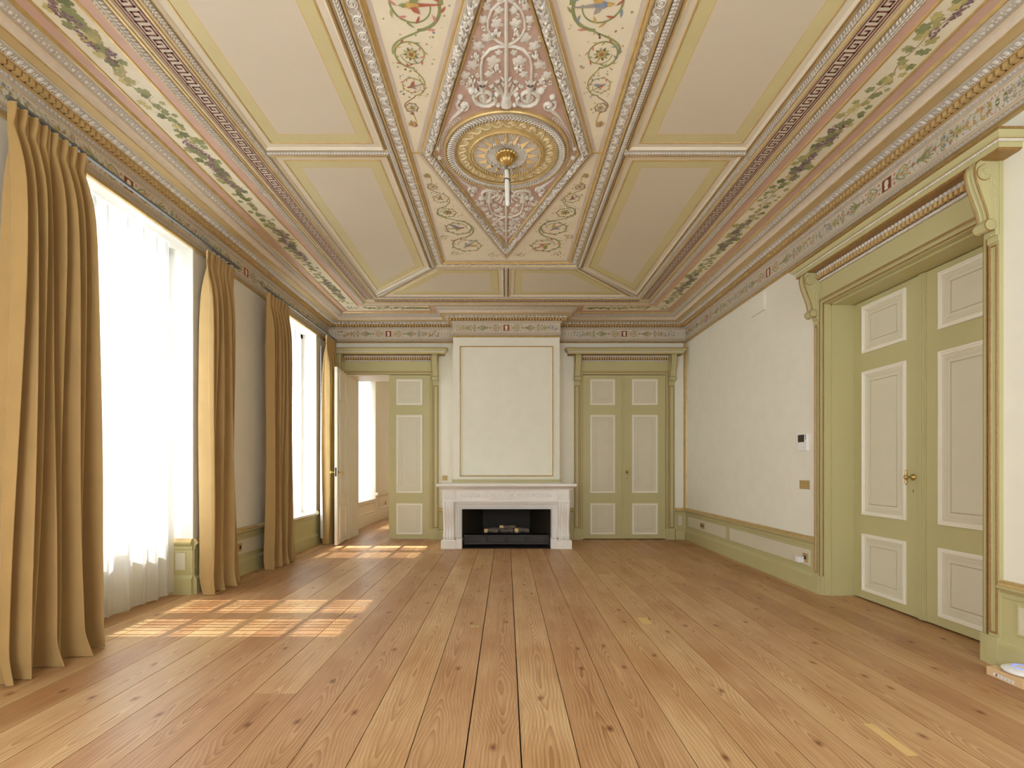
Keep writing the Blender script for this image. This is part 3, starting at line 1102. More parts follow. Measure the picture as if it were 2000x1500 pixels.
# greek key
m_ = MB()
KW = 1.0
q0 = offset_path(RECT, True, 1.001)
for i in range(4):
    a, b = q0[i], q0[(i + 1) % 4]
    L_ = sqrt((b[0] - a[0]) ** 2 + (b[1] - a[1]) ** 2) - 0.13
    n = int(round(L_ / 0.092))
    sp = L_ / n
    tx, ty = unit(b[0] - a[0], b[1] - a[1])
    mm = lambda u, v, h, a=a, tx=tx, ty=ty: (a[0] + tx * (u + .065) - ty * v, a[1] + ty * (u + .065) + tx * v, ZC - .026 - h)
    for e in (-.050, .050):
        m_.ribbon(mm, [(0, e), (L_, e)], .010, 'keyred', .0012)
    for j in range(n):
        u = j * sp
        if not VIS(a[1] + ty * (u + .065)):
            continue
        w = .0115
        pts = [(0, -.032), (.17, -.032), (.17, .032), (.82, .032), (.82, -.012), (.50, -.012), (.50, .010)]
        pts = [(u + p_[0] * sp, p_[1]) for p_ in pts]
        for p1, p2 in zip(pts[:-1], pts[1:]):
            x0, x1 = sorted((p1[0], p2[0]))
            y0, y1 = sorted((p1[1], p2[1]))
            m_.flat(mm, [(x0 - w / 2, y0 - w / 2), (x1 + w / 2, y0 - w / 2), (x1 + w / 2, y1 + w / 2), (x0 - w / 2, y1 + w / 2)], 'keyred', .0012)
        m_.flat(mm, [(u + .17 * sp, -.032 - w / 2), (u + sp, -.032 - w / 2), (u + sp, -.032 + w / 2), (u + .17 * sp, -.032 + w / 2)], 'keyred', .0012)
part(m_, 'greek_key_band', CEIL, 'dark red and grey greek key band')

# vine garlands
m_ = MB()
vr = random.Random(23)


def vine(mp, u0, u1, seed):
    r = random.Random(seed)
    L_ = u1 - u0
    n = int(L_ / .05)
    pts = [(u0 + L_ * i / n, .018 * sin(i * .55) + .012 * sin(i * 1.3 + 1)) for i in range(n + 1)]
    m_.ribbon(mp, pts, .006, 'stem', .0006)
    u = u0 + .03
    while u < u1 - .03:
        dens = .55 + .45 * sin(u * 4.3 + seed)
        for _ in range(2):
            v = r.gauss(0, .043)
            v = max(-.075, min(.075, v))
            s = r.uniform(.026, .046) * (.75 + .4 * dens)
            m_.shape(mp, u + r.uniform(-.02, .02), v, GRAPELEAF, r.uniform(0, 6.28), s, r.choice(['leafgreen', 'leafolive', 'leafolive', 'leafyellow', 'leafgreen', 'leafgreen', 'leafdark']), r.uniform(.0008, .0022))
        if r.random() < .55:
            m_.ribbon(mp, [(u, 0), (u + .02, r.uniform(-.05, .05)), (u + .05, r.uniform(-.08, .08))], .0022, 'leafolive', .0007)
        if dens > .55 and r.random() < .85:
            gu, gv = u, r.uniform(-.045, .045)
            for _ in range(20):
                m_.disc(mp, gu + r.gauss(0, .024), gv + r.gauss(0, .013), .0075, r.choice(['grape', 'grape', 'grapelight']), r.uniform(.0024, .0034), 7)
        u += .050
    return


def strip_map(x, y, tx, ty):
    return lambda u, v, h: (x + tx * u - ty * v, y + ty * u + tx * v, ZC - .010 - h)


dv_ = .600
vine(strip_map(XC + RX - dv_, 0, 0, 1), 1.2, YB - .80, 3)
vine(strip_map(XC - RX + dv_, YB, 0, -1), .80, YB - 1.2, 8)
for s in (-1, 1):
    vine(strip_map(0, YB - dv_, -1, 0), *(sorted((s * 1.26, s * 2.30))), 14 + s)
    cx = XC + s * (RX - dv_)       # flower bunch in the corner
    mp = strip_map(cx, YB - dv_, 1, 0)
    for _ in range(34):
        m_.shape(mp, vr.gauss(0, .055), vr.gauss(0, .055), ALMOND, vr.uniform(0, 6.28), vr.uniform(.015, .03), vr.choice(['leafblue', 'leafolive', 'pgrey', 'prose', 'leafgreen', 'pblue']), vr.uniform(.001, .003))
part(m_, 'vine_garland', CEIL, 'painted garland of vine leaves and purple grapes')

# gold end strips and pink returns of the vine panels beside the chimney breast
m_ = MB()
for s in (-1, 1):
    x0, x1 = sorted((s * 1.215, s * 1.235))
    m_.box(x0, x1, YB - .735, YB - .46, ZC - .016, ZC - .002, 'gold')
    x0, x1 = sorted((s * 0.5, s * 1.215))
    m_.box(x0, x1, YB - .800, YB - .3, ZC - .0105, ZC - .002, 'pink')
m_.box(-1.1, 1.1, YB - .800, YB - .735, ZC - .0125, ZC - .002, 'pink')
part(m_, 'vine_panel_end', CEIL)


# ---- inner panels
def fieldpanel(mb, pts, inner='ceilfield'):
    sweep(mb, zc, pts, True, [(0, .004, 'gold'), (.004, .016, 'gold'), (.014, .020, 'ceilcream'), (.026, .010, 'ceilcream'), (.030, .003, 'ceilcream'), (.074, .003, 'gold'), (.078, .007, 'gold'), (.086, .007, 'gold'), (.090, .003, 'yellow'), (.178, .003, 'goldthin'), (.183, .003, None)])
    mb.poly([zc(a, b, .003) for a, b in offset_path(pts, True, .183)], inner)


IX = XC + RX - 1.150 - XC           # 1.94
IY = YB - 1.150 - YC                # 3.41
PX, PY = 0.952, 2.33                # central panel outer half sizes
RB = 0.030
pm = MB()
for sx in (1, -1):
    for sy in (1, -1):
        # side panels, from the cross rib to the hip rib
        P = [(PX + .02, RB), (IX, RB), (IX, IY - .04), (PX + .02, PY + .02)]
        pts = [(sx * a, YC + sy * b) for a, b in P]
        if sx * sy < 0:
            pts = pts[::-1]
        fieldpanel(pm, pts)
        P = [(RB, PY + .02), (PX - .03, PY + .02), (IX - .09, IY), (RB, IY)]
        pts = [(sx * a, YC + sy * b) for a, b in P]
        if sx * sy > 0:
            pts = pts[::-1]
        # orientation must be counter clockwise
        area = sum(pts[i][0] * pts[(i + 1) % 4][1] - pts[(i + 1) % 4][0] * pts[i][1] for i in range(4))
        if area < 0:
            pts = pts[::-1]
        fieldpanel(pm, pts)
part(pm, 'field_panel', CEIL, 'plain cream fields framed by yellow bands and gold lines')

rm = MB()


def rib(a, b, w=.022, leafs=True):
    tx, ty = unit(b[0] - a[0], b[1] - a[1])
    sweep(rm, zc, [a, b], False, [(-w - .008, .003, 'gold'), (-w - .003, .012, 'gold')] + halfround(-w, w, .006, .020, 'greyground', 5) + [(w + .003, .012, 'gold'), (w + .008, .003, None)])
    L_ = sqrt((b[0] - a[0]) ** 2 + (b[1] - a[1]) ** 2)
    mm = lambda u, v, h: (a[0] + tx * u - ty * v, a[1] + ty * u + tx * v, ZC - .006 - .020 * sqrt(max(0.0, 1 - (v / w) ** 2)) - h)
    n = int(L_ / .022)
    for j in range(n):
        for q in (-1, 1):
            rm.shape(mm, (j + .5) * L_ / n, q * w * .4, ALMOND, -q * .5, .014, 'grey', .001, .006)


for s in (-1, 1):
    rib((s * (PX), YC), (s * IX, YC))
    rib((0, YC + s * PY), (0, YC + s * IY))
    for sy in (-1, 1):
        rib((s * PX, YC + sy * PY), (s * (IX - .02), YC + sy * (IY - .02)))
part(rm, 'rib', CEIL, 'grey leaf ribs dividing the fields')

# ---- central panel frame
CR = [(PX, YC - PY), (PX, YC + PY), (-PX, YC + PY), (-PX, YC - PY)]
b_ = MB()
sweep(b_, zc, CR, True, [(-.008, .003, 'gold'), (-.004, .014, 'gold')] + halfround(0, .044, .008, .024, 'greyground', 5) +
      [(.046, .014, 'gold'), (.050, .024, 'gold'), (.060, .024, 'gold'), (.064, .012, 'greymid'), (.142, .012, 'gold'), (.146, .026, 'gold'), (.154, .030, 'gold'), (.162, .026, 'gold'), (.166, .018, 'gold'), (.176, .018, 'gold'), (.184, .008, 'lilac'), (.208, .006, None)])
part(b_, 'central_frame', CEIL, 'gilded and grey frame of the central panel')
m_ = MB()
for x, y, tx, ty, sp in along(offset_path(CR, True, .022), True, .024, .02):
    if VIS(y):
        L_ = m_path(x, y, tx, ty)
        q = lambda u, v, h: L_(u, v, ZC - .008 - .024 * sqrt(max(0.0, 1 - (v / .022) ** 2)) - h)
        for s in (-1, 1):
            m_.shape(q, 0, s * .010, ALMOND, s * .6, .016, 'grey', .001, .007)
flip = 0
for x, y, tx, ty, sp in along(offset_path(CR, True, .103), True, .105, .03):
    if not VIS(y):
        continue
    L_ = m_path(x, y, tx, ty)
    q = lambda u, v, h: L_(u, v, ZC - .012 - h)
    m_.rtube(q, spiral(0, 0, .034, .006, pi * .9, -2.1, 26), .009, .009, 'grey', 0, 3)
    m_.rtube(q, [(-.033, .004), (-.044, .022), (-.060, .034), (-.078, .026), (-.09, .0)], .008, .008, 'grey', 0, 3)
    m_.rtube(q, [(.03, -.018), (.05, -.034), (.07, -.03)], .007, .007, 'grey', 0, 3)
    m_.dome(q, 0, 0, .008, .008, 0, .010, 'grey', n=6)
    m_.shape(q, .045, .022, ALMOND, .6, .016, 'grey', 0, .006)
part(m_, 'guilloche', CEIL, 'grey running scroll relief')

# ---- lozenge
LZ_A, LZ_B = 0.70, 2.03
LZ = [(LZ_A, YC), (0, YC + LZ_B), (-LZ_A, YC), (0, YC - LZ_B)]
b_ = MB()
b_.poly([zc(a, b, .0045) for a, b in [(PX - .2, YC - PY + .2), (PX - .2, YC + PY - .2), (-PX + .2, YC + PY - .2), (-PX + .2, YC - PY + .2)]], 'paintcream')
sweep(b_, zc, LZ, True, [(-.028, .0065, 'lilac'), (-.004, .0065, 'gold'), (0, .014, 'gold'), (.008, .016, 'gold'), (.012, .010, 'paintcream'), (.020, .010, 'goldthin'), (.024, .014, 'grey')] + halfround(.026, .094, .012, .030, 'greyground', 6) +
      [(.096, .016, 'gold'), (.100, .026, 'gold'), (.110, .026, 'gold'), (.118, .012, None)])
b_.poly([zc(a, b, .010) for a, b in offset_path(LZ, True, .114)], 'pinkground')
for s in (-1, 1):
    x0, x1 = sorted((s * LZ_A, s * (PX - .18)))
    b_.box(x0, x1, YC - .006, YC + .006, ZC - .014, ZC, 'gold')
part(b_, 'lozenge_frame', CEIL, 'lozenge frame round a dusty pink ground')

m_ = MB()
lr = random.Random(31)
for x, y, tx, ty, sp in along(offset_path(LZ, True, .060), True, .030, .01):
    if not VIS(y):
        continue
    L_ = m_path(x, y, tx, ty)
    q = lambda u, v, h: L_(u, v, ZC - .012 - .030 * sqrt(max(0.0, 1 - (v / .034) ** 2)) - h)
    for _ in range(6):
        v = lr.uniform(-.026, .026)
        m_.shape(q, lr.uniform(-.014, .014), v, ALMOND, lr.choice((-.6, .6)) + lr.uniform(-.4, .4), lr.uniform(.013, .022), 'grey', .001 + .004 * lr.random(), .012)
    if lr.random() < .55:
        v = lr.uniform(-.018, .018)
        m_.dome(q, lr.uniform(-.01, .01), v, .0115, .0115, 0, .016, 'grey', .002, 8)
part(m_, 'fruit_garland', CEIL, 'thick grey stucco garland of leaves and fruit')

# stucco arabesque on the pink ground, mirrored in both axes
m_ = MB()
LEAVES = [(-.082, .915, .055), (-.113, 1.084, .046), (-.170, 1.027, .046), (-.211, .887, .048), (-.267, .80, .046), (-.047, .98, .030), (-.134, 1.204, .038), (-.053, 1.18, .046), (-.043, 1.264, .036),
          (-.11, 1.286, .034), (-.113, .81, .038), (-.06, 1.40, .036), (-.03, 1.33, .028)]
GRAPES = [(-.066, .87, .034), (-.183, .955, .030), (-.232, .757, .034), (-.060, 1.128, .034), (-.09, 1.34, .026)]
for sy in (-1, 1):
    for sx in (-1, 1):
        mp = lambda u, v, h, sx=sx, sy=sy: (sx * u, YC + sy * v, ZC - .010 - h)
        for (x, t, s) in LEAVES:
            x = abs(x)
            m_.shape(mp, x, t, GRAPELEAF, lr.uniform(0, 6.28), s * .92, 'grey', .002, .018)
        for (x, t, s) in GRAPES:
            x = abs(x)
            for _ in range(24):
                r_ = abs(lr.gauss(0, .6))
                a = lr.uniform(0, 6.28)
                m_.dome(mp, x + s * .75 * r_ * cos(a), t + s * .95 * r_ * sin(a), .0075, .0075, 0, .013 + .004 * lr.random(), 'grey', .004, 6)
        # branches
        m_.rtube(mp, [(.160, .72), (.164, .80), (.160, .88), (.145, .95), (.10, 1.005), (.05, 1.025), (0, 1.03)], .017, .014, 'grey')
        m_.rtube(mp, [(0, 1.03), (.05, 1.06), (.09, 1.10), (.108, 1.15), (.104, 1.21), (.08, 1.27), (.04, 1.31), (0, 1.33)], .014, .012, 'grey')
        m_.rtube(mp, [(0, 1.33), (.04, 1.36), (.05, 1.41), (.03, 1.47), (0, 1.5)], .011, .010, 'grey')
        # tendrils
        for (x, t, r_) in ((.20, 1.08, .013), (.13, 1.15, .011), (.24, .87, .012), (.10, .85, .011), (.29, .74, .014), (.19, .80, .011), (.06, 1.23, .010), (.14, .97, .010), (.26, .70, .011)):
            m_.rtube(mp, spiral(x, t, r_ * 1.6, r_ * .3, lr.uniform(0, 6), 1.4, 14), .0045, .006, 'grey', 0, 3)
        # scroll with a plant pot, cornucopia and mask-like buds
        m_.rtube(mp, spiral(.150, .612, .062, .012, pi * .1, 1.5, 26), [.026 - .012 * i / 26 for i in range(27)], .022, 'grey')
        m_.rtube(mp, [(.150, .56), (.155, .62), (.160, .68), (.160, .73)], [.030, .040, .044, .060], .030, 'grey')
        for a in (-.6, -.2, .2, .6):
            m_.shape(mp, .160 + .04 * sin(a), .735 + .006, ALMOND, pi / 2 - a, .026, 'grey', .004, .020)
        m_.rtube(mp, [(.095, .63), (.075, .60), (.08, .56), (.12, .535), (.17, .535), (.21, .56), (.225, .61), (.215, .66), (.19, .69)], .030, .022, 'grey')
        m_.dome(mp, .235, .675, .027, .027, 0, .032, 'grey')
        m_.dome(mp, .065, .640, .020, .020, 0, .024, 'grey')
        m_.rtube(mp, spiral(.300, .535, .055, .014, pi * .4, -1.2, 22), .020, .020, 'grey')
        m_.dome(mp, .300, .535, .026, .026, 0, .028, 'grey')
        m_.dome(mp, .318, .615, .022, .022, 0, .026, 'grey')
        m_.rtube(mp, [(.30, .52), (.345, .46), (.395, .40), (.43, .34)], [.034, .026, .018, .008], .024, 'grey')
        # laurel sprig along the ring
        for i in range(15):
            a = .40 + .04 * i
            a2 = pi / 2 - .72 - .052 * i
            rr = .528
            for q in (-1, 1):
                m_.shape(mp, (rr + q * .010) * cos(a2), (rr + q * .010) * sin(a2), ALMOND, a2 - pi / 2 + q * .6, .018, 'grey', .001, .008)
        m_.dome(mp, .548, .06, .024, .024, 0, .022, 'grey')
        m_.rtube(mp, [(.545, .02), (.53, .10), (.515, .17)], .014, .012, 'grey')
        # tulip buds beside the stem
        for (x, t, a) in ((.052, .735, .35), (.085, .700, .7)):
            m_.rtube(mp, [(.018, .61), (x * .6, .66), (x, t)], [.012, .016, .022], .016, 'grey')
            for q in (-.5, 0, .5):
                m_.shape(mp, x + .018 * sin(a + q), t + .018 * cos(a + q), ALMOND, pi / 2 - a - q, .022, 'grey', .004, .016)
    mp = lambda u, v, h, sy=sy: (u, YC + sy * v, ZC - .010 - h)
    m_.rtube(mp, [(0, .64), (0, .9), (0, 1.2), (0, 1.66)], [.028, .024, .022, .018], .026, 'grey')
    m_.rtube(mp, [(0, .535), (0, .56), (0, .585), (0, .62), (0, .65)], [.085, .075, .060, .070, .030], .034, 'grey')
    for q in (-1, 1):
        m_.dome(mp, q * .058, .54, .020, .017, 0, .024, 'grey')
        for t_ in (.70, .745):
            m_.shape(mp, q * .020, t_ + .03, ALMOND, pi / 2 - q * .6, .030, 'grey', .006, .024)
part(m_, 'stucco_arabesque', CEIL, 'grey stucco vines, grapes and scrolls on pink ground')

# painted arabesques with birds in the four spandrels
m_ = MB()


def bird(mp, u, v, s, ang, c1, c2, c3):
    T = lambda x, y: (u + s * (x * cos(ang) - y * sin(ang)), v + s * (x * sin(ang) + y * cos(ang)))
    m_.flat(mp, [T(*p) for p in [(-.2, -.16), (-.9, -.10), (-1.9, -.02), (-1.9, .05), (-.9, .10), (-.2, .16)]], c3, .0030)
    m_.flat(mp, [T(*p) for p in [(-.45, 0), (-.2, -.26), (.25, -.28), (.52, -.12), (.5, .12), (.25, .28), (-.2, .26)]], c1, .0034)
    m_.flat(mp, [T(*p) for p in [(.45, -.13), (.68, -.17), (.82, -.06), (.98, .0), (.82, .08), (.66, .16), (.45, .12)]], c2, .0037)
    m_.flat(mp, [T(*p) for p in [(.2, .18), (.05, .55), (-.25, .85), (-.75, .98), (-.6, .7), (-.5, .4), (-.3, .12)]], c2, .0039)
    m_.flat(mp, [T(*p) for p in [(.2, -.15), (.0, -.5), (-.4, -.66), (-.35, -.4), (-.25, -.1)]], c3, .0040)


CH = [(.33, .700, .026), (.50, .668, .050), (.70, .630, .084), (.96, .590, .108), (1.29, .520, .162), (1.70, .440, .190)]
ar = random.Random(47)
for sy in (-1, 1):
    for sx in (-1, 1):
        mp = lambda u, v, h, sx=sx, sy=sy: (sx * u, YC + sy * v, ZC - .0047 - h)
        prev = None
        for i, (t, x, r) in enumerate(CH):
            s = 1 if i % 2 else -1
            th = max(.008, r * .12)
            sp_ = spiral(x, t, r, r * .60, -pi / 2, s * 1.25, 34)
            key = ['pochre', 'pbrown', 'leafolive', 'pgreen', 'leafgreen', 'leafolive'][i]
            m_.ribbon(mp, sp_, [th * (1.1 - .7 * k / 34) for k in range(35)], key, .0010)
            if i < 5:
                t2, x2, r2 = CH[i + 1]
                p0, p3 = sp_[0], (x2 - s * r2 * 1.0, t2)
                p0 = (x, t - r)
                q0_ = (x + s * r * 1.0, t)
                c1, c2 = (q0_[0] + s * .02, t + r * 1.1), (x2 - s * r2 * .2, t2 - r2 * 1.0 - .02)
                e_ = (x2, t2 - r2)
                m_.ribbon(mp, [tuple((1 - w_) ** 3 * q0_[j] + 3 * (1 - w_) ** 2 * w_ * c1[j] + 3 * (1 - w_) * w_ * w_ * c2[j] + w_ ** 3 * e_[j] for j in (0, 1)) for w_ in [k / 14 for k in range(15)]], th, key, .0009)
            for k in range(2, 30, 2):
                px, py = sp_[k]
                nx, ny = sp_[k + 1]
                a = atan2(ny - py, nx - px)
                q = 1 if (k // 2) % 2 else -1
                m_.shape(mp, px + q * th * .9 * cos(a + pi / 2), py + q * th * .9 * sin(a + pi / 2), ACANTH, a + q * .7, max(.012, r * .18), ar.choice(['prose', 'pgreen', 'leafolive', 'pred', 'pochre', 'pblue']), .0012 + .0002 * (k % 5))
            if i in (2, 4, 5):
                c = ar.choice([('pblue', 'pochre', 'pgrey'), ('pred', 'pblue', 'leafolive'), ('pochre', 'pgreen', 'pred'), ('pbrown', 'pred', 'pgrey')])
                bird(mp, x, t, r * .52, ar.uniform(-.9, .9) + (pi if ar.random() < .5 else 0), *c)
            else:
                for k in range(10):
                    a = 2 * pi * k / 10
                    m_.shape(mp, x + r * .30 * cos(a), t + r * .30 * sin(a), ALMOND, a, r * .20, ['leafdark', 'leafolive'][k % 2], .0020)
                m_.disc(mp, x, t, r * .24, 'pochre', .0024)
                m_.disc(mp, x, t, r * .14, 'pbrown', .0028)
            # stray leaves and blossoms
            for _ in range(16 if i > 1 else 6):
                a = ar.uniform(0, 6.28)
                d = r * ar.uniform(1.12, 1.4)
                px, py = x + d * cos(a), t + d * sin(a)
                lim = LZ_A * (1 - py / LZ_B) + .05
                if px < lim or px > .72 or py > 2.08:
                    continue
                m_.shape(mp, px, py, ar.choice([ALMOND, STAR, GRAPELEAF]), a, ar.uniform(.006, .011), ar.choice(['leafgreen', 'leafolive', 'pochre', 'porange', 'pblue', 'leafolive', 'prose']), .0012)
        for (x, t) in ((.62, 1.93), (.17, 1.97), (.69, 1.50)):
            m_.ribbon(mp, spiral(x, t, .055, .012, ar.uniform(0, 6), 1.3, 20), .007, 'leafolive', .001)
            for _ in range(10):
                m_.shape(mp, x + ar.gauss(0, .05), t + ar.gauss(0, .04), ar.choice([ALMOND, STAR]), ar.uniform(0, 6), .014, ar.choice(['leafgreen', 'porange', 'pblue', 'prose', 'pgreen']), .0014)
part(m_, 'arabesque_painting', CEIL, 'painted scrolls with birds and flowers on cream')

# ================================================================== ceiling rose
ROSE = empty('ceiling_rose', (0, YC, ZC - .01), 'round gilded and grey ceiling rose with a golden star at the middle of the lozenge', 'ceiling rose')


def ring(mb, prof, n=96):
    rows = []
    for r, h, key, *_ in prof:
        rows.append([(r * cos(2 * pi * k / n), YC + r * sin(2 * pi * k / n), ZC - h) for k in range(n)])
    for i in range(len(prof) - 1):
        mb.grid([rows[i], rows[i + 1]], prof[i][2], True, cv=True)


zr = m_ceil(ZC)
b_ = MB()
ring(b_, [(.505, .008, 'gold'), (.505, .030, 'gold'), (.500, .038, 'gold'), (.488, .038, 'gold'), (.482, .030, 'gold'), (.480, .026, 'gold')])
part(b_, 'outer_rim', ROSE, 'gilded outer rim')
b_ = MB()
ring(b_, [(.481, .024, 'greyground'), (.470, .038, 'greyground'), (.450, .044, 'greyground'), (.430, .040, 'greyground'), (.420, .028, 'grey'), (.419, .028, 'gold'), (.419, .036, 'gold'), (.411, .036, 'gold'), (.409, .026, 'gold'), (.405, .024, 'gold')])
mp = lambda u, v, h: (v * cos(u), YC + v * sin(u), ZC - h)
for k in range(110):
    a = 2 * pi * k / 110
    for q in (-1, 1):
        b_.rtube(mp, [(a, .450 + q * .026), (a + .020, .450 + q * .012), (a + .050, .450 - q * .008)], .010 / .45 * .5, .008, 'grey', .040, 3)
part(b_, 'braided_band', ROSE, 'grey braided band')
b_ = MB()
ring(b_, [(.406, .020, 'wave'), (.303, .020, 'wave')])
for k in range(26):
    a = 2 * pi * k / 26
    ca_, sa_ = cos(a), sin(a)
    q = lambda u, v, h: (.355 * ca_ - u * sa_ + v * ca_, YC + .355 * sa_ + u * ca_ + v * sa_, ZC - h)
    b_.rtube(q, spiral(0, .004, .028, .005, -pi * .5, -1.6, 22), .0095, .010, 'wavelight', .019, 3)
    b_.rtube(q, [(0, -.024), (-.02, -.032), (-.045, -.026), (-.062, -.006), (-.078, .018)], .0085, .009, 'wavelight', .019, 3)
part(b_, 'wave_band', ROSE, 'yellow band of running waves')
b_ = MB()
ring(b_, [(.306, .020, 'gold'), (.304, .040, 'gold'), (.296, .048, 'gold'), (.288, .046, 'gold'), (.284, .034, 'gold'), (.268, .030, 'gold')])
for k in range(72):
    a = 2 * pi * k / 72
    b_.dome(lambda u, v, h: (u, v + YC, ZC - h), .278 * cos(a), .278 * sin(a), .010, .010, 0, .016, 'gold', .034, 8)
part(b_, 'bead_ring', ROSE, 'gilded ring of beads')
b_ = MB()
ring(b_, [(.272, .030, 'greyground'), (.05, .026, 'greyground')])
for k in range(96):
    a = 2 * pi * (k + .5) / 96
    b_.rtube(lambda u, v, h: (u, YC + v, ZC - h), [(.165 * cos(a), .165 * sin(a)), (.22 * cos(a), .22 * sin(a)), (.268 * cos(a), .268 * sin(a))], [.007, .013, .014], .006, 'grey', .027, 3)
for k in range(60):
    a = 2 * pi * k / 60
    b_.rtube(lambda u, v, h: (u, YC + v, ZC - h), [(.08 * cos(a), .08 * sin(a)), (.12 * cos(a), .12 * sin(a)), (.15 * cos(a), .15 * sin(a))], [.005, .009, .010], .008, 'grey', .029, 3)
for k in range(22):
    a = 2 * pi * k / 22
    b_.shape(lambda u, v, h: (u, YC + v, ZC - h), .158 * cos(a), .158 * sin(a), [(.6 * x, y * 1.7) for x, y in ALMOND], a, .020, 'grey', .028, .054)
    for q in (-1, 1):
        b_.dome(lambda u, v, h: (u, YC + v, ZC - h), .165 * cos(a + q * .09), .165 * sin(a + q * .09), .010, .008, a, .020, 'grey', .028, 6)
part(b_, 'leaf_rosette', ROSE, 'grey radiating leaves')
b_ = MB()
for k in range(16):
    a = 2 * pi * k / 16 + pi / 16 * 0
    tip = (.264 * cos(a), YC + .264 * sin(a), ZC - .034)
    w = .022
    bl = (.170 * cos(a) - w * sin(a), YC + .170 * sin(a) + w * cos(a), ZC - .032)
    br = (.170 * cos(a) + w * sin(a), YC + .170 * sin(a) - w * cos(a), ZC - .032)
    md = (.172 * cos(a), YC + .172 * sin(a), ZC - .058)
    b_.poly([tip, bl, md], 'bronze')
    b_.poly([tip, md, br], 'bronze')
part(b_, 'star', ROSE, 'golden sixteen pointed star')
b_ = MB()
b_.lathe([(.050, -.028), (.084, -.030), (.090, -.044), (.078, -.054), (.062, -.050)], (0, YC, ZC), 'brass', 32)
for k in range(18):
    a = 2 * pi * k / 18
    b_.dome(lambda u, v, h: (u, YC + v, ZC - h), .080 * cos(a), .080 * sin(a), .014, .013, a, .016, 'brass', .042, 7)
rows = []
for r, h in [(.058, -.046), (.060, -.066), (.054, -.088), (.038, -.106), (.018, -.116), (.012, -.120)]:
    rows.append([((r * (1 + .06 * cos(12 * 2 * pi * k / 72))) * cos(2 * pi * k / 72), YC + (r * (1 + .06 * cos(12 * 2 * pi * k / 72))) * sin(2 * pi * k / 72), ZC + h) for k in range(72)])
b_.grid(rows, 'brass', True, cv=True)
b_.poly(rows[-1], 'brass')
b_.lathe([(.012, -.116), (.014, -.126), (.010, -.140), (.006, -.150)], (0, YC, ZC), 'rail', 12)
part(b_, 'hub', ROSE, 'gilded fluted boss')

# wrapped cable hanging from the boss
CAB = empty('hanging_cable', (0, YC, 3.67), 'white wrapped cable bundle hanging from the gilded boss of the ceiling rose', 'cable')
b_ = MB()
b_.tube3([(0, YC, 3.655), (.004, YC - .004, 3.60), (.006, YC - .006, 3.50), (.009, YC - .008, 3.40), (.012, YC - .010, 3.375), (.012, YC - .010, 3.362)], [.017, .021, .021, .020, .019, .008], 'cord', 6)
part(b_, 'wrapping', CAB)
b_ = MB()
b_.tube3([(0, YC, 3.672), (-.010, YC, 3.664), (-.012, YC, 3.655), (.004, YC, 3.650)], .003, 'tape', 6)
b_.tube3([(.006 + .024 * cos(a * pi / 6), YC - .005 + .024 * sin(a * pi / 6), 3.574 + .004 * sin(a)) for a in range(13)], .0035, 'tape', 6)
b_.tube3([(.022, YC - .02, 3.655), (.030, YC - .02, 3.58), (.032, YC - .024, 3.46), (.030, YC - .02, 3.385), (.016, YC - .02, 3.366)], .0022, 'tape', 6)
part(b_, 'black_tie', CAB, 'black tape and thin wire')


# ================================================================== doors
def leaf_panels(mp, u0, u1, key_body, both, parent, thick=.045, z0=.012, z1=DT - .006, astragal=None, pm=(.125, .115)):
    """one door leaf in plane mp (u across, v up, h out of the face, h = 0 on the face)"""
    L_ = MB()
    body, fld, lite = ('green', 'beige', 'beigelight') if key_body == 'green' else ('cream', 'cream', 'cream')
    other = 'cream'
    L_.box(u0, u1, z0, z1, -thick, 0, body, mp)
    if both:
        L_.poly([mp(u0, z0, -thick - .0005), mp(u1, z0, -thick - .0005), mp(u1, z1, -thick - .0005), mp(u0, z1, -thick - .0005)], 'green' if key_body != 'green' else 'cream')
    if astragal:
        a, b = astragal
        w = b - a
        for i, (p, q, h) in enumerate(((0, 1, .006), (.12, .88, .012), (.36, .64, .018))):
            L_.box(a + w * p, a + w * q, z0, z1, 0, h, body, mp)
    leaf = part(L_, 'leaf', parent)
    for (v0, v1) in ((2.318, 2.765), (.800, 2.148), (.085, .622)):
        p = MB()
        a, b = u0 + pm[0], u1 - pm[1]
        sweep(p, mp, [(a, v0), (b, v0), (b, v1), (a, v1)], True,
              [(0, 0, lite), (.001, .012, lite), (.006, .014, lite), (.016, .014, lite), (.019, .008, lite), (.024, .010, lite), (.030, .010, lite), (.034, .004, fld), (.042, .006, fld), (.050, .002, fld), (.058, .004, fld), (.066, .001, fld), (.072, .003, fld), (.074, .0008, fld), (.100, .0008, fld), (.102, -.0006, fld), (.104, .0008, fld), (.106, .0008, None)])
        p.poly([mp(x, y, .0008) for x, y in offset_path([(a, v0), (b, v0), (b, v1), (a, v1)], True, .104)], fld)
        po = p.build('panel')
        po.parent = leaf
        if key_body == 'green':
            po['label'] = 'beige moulded panel'
    return leaf


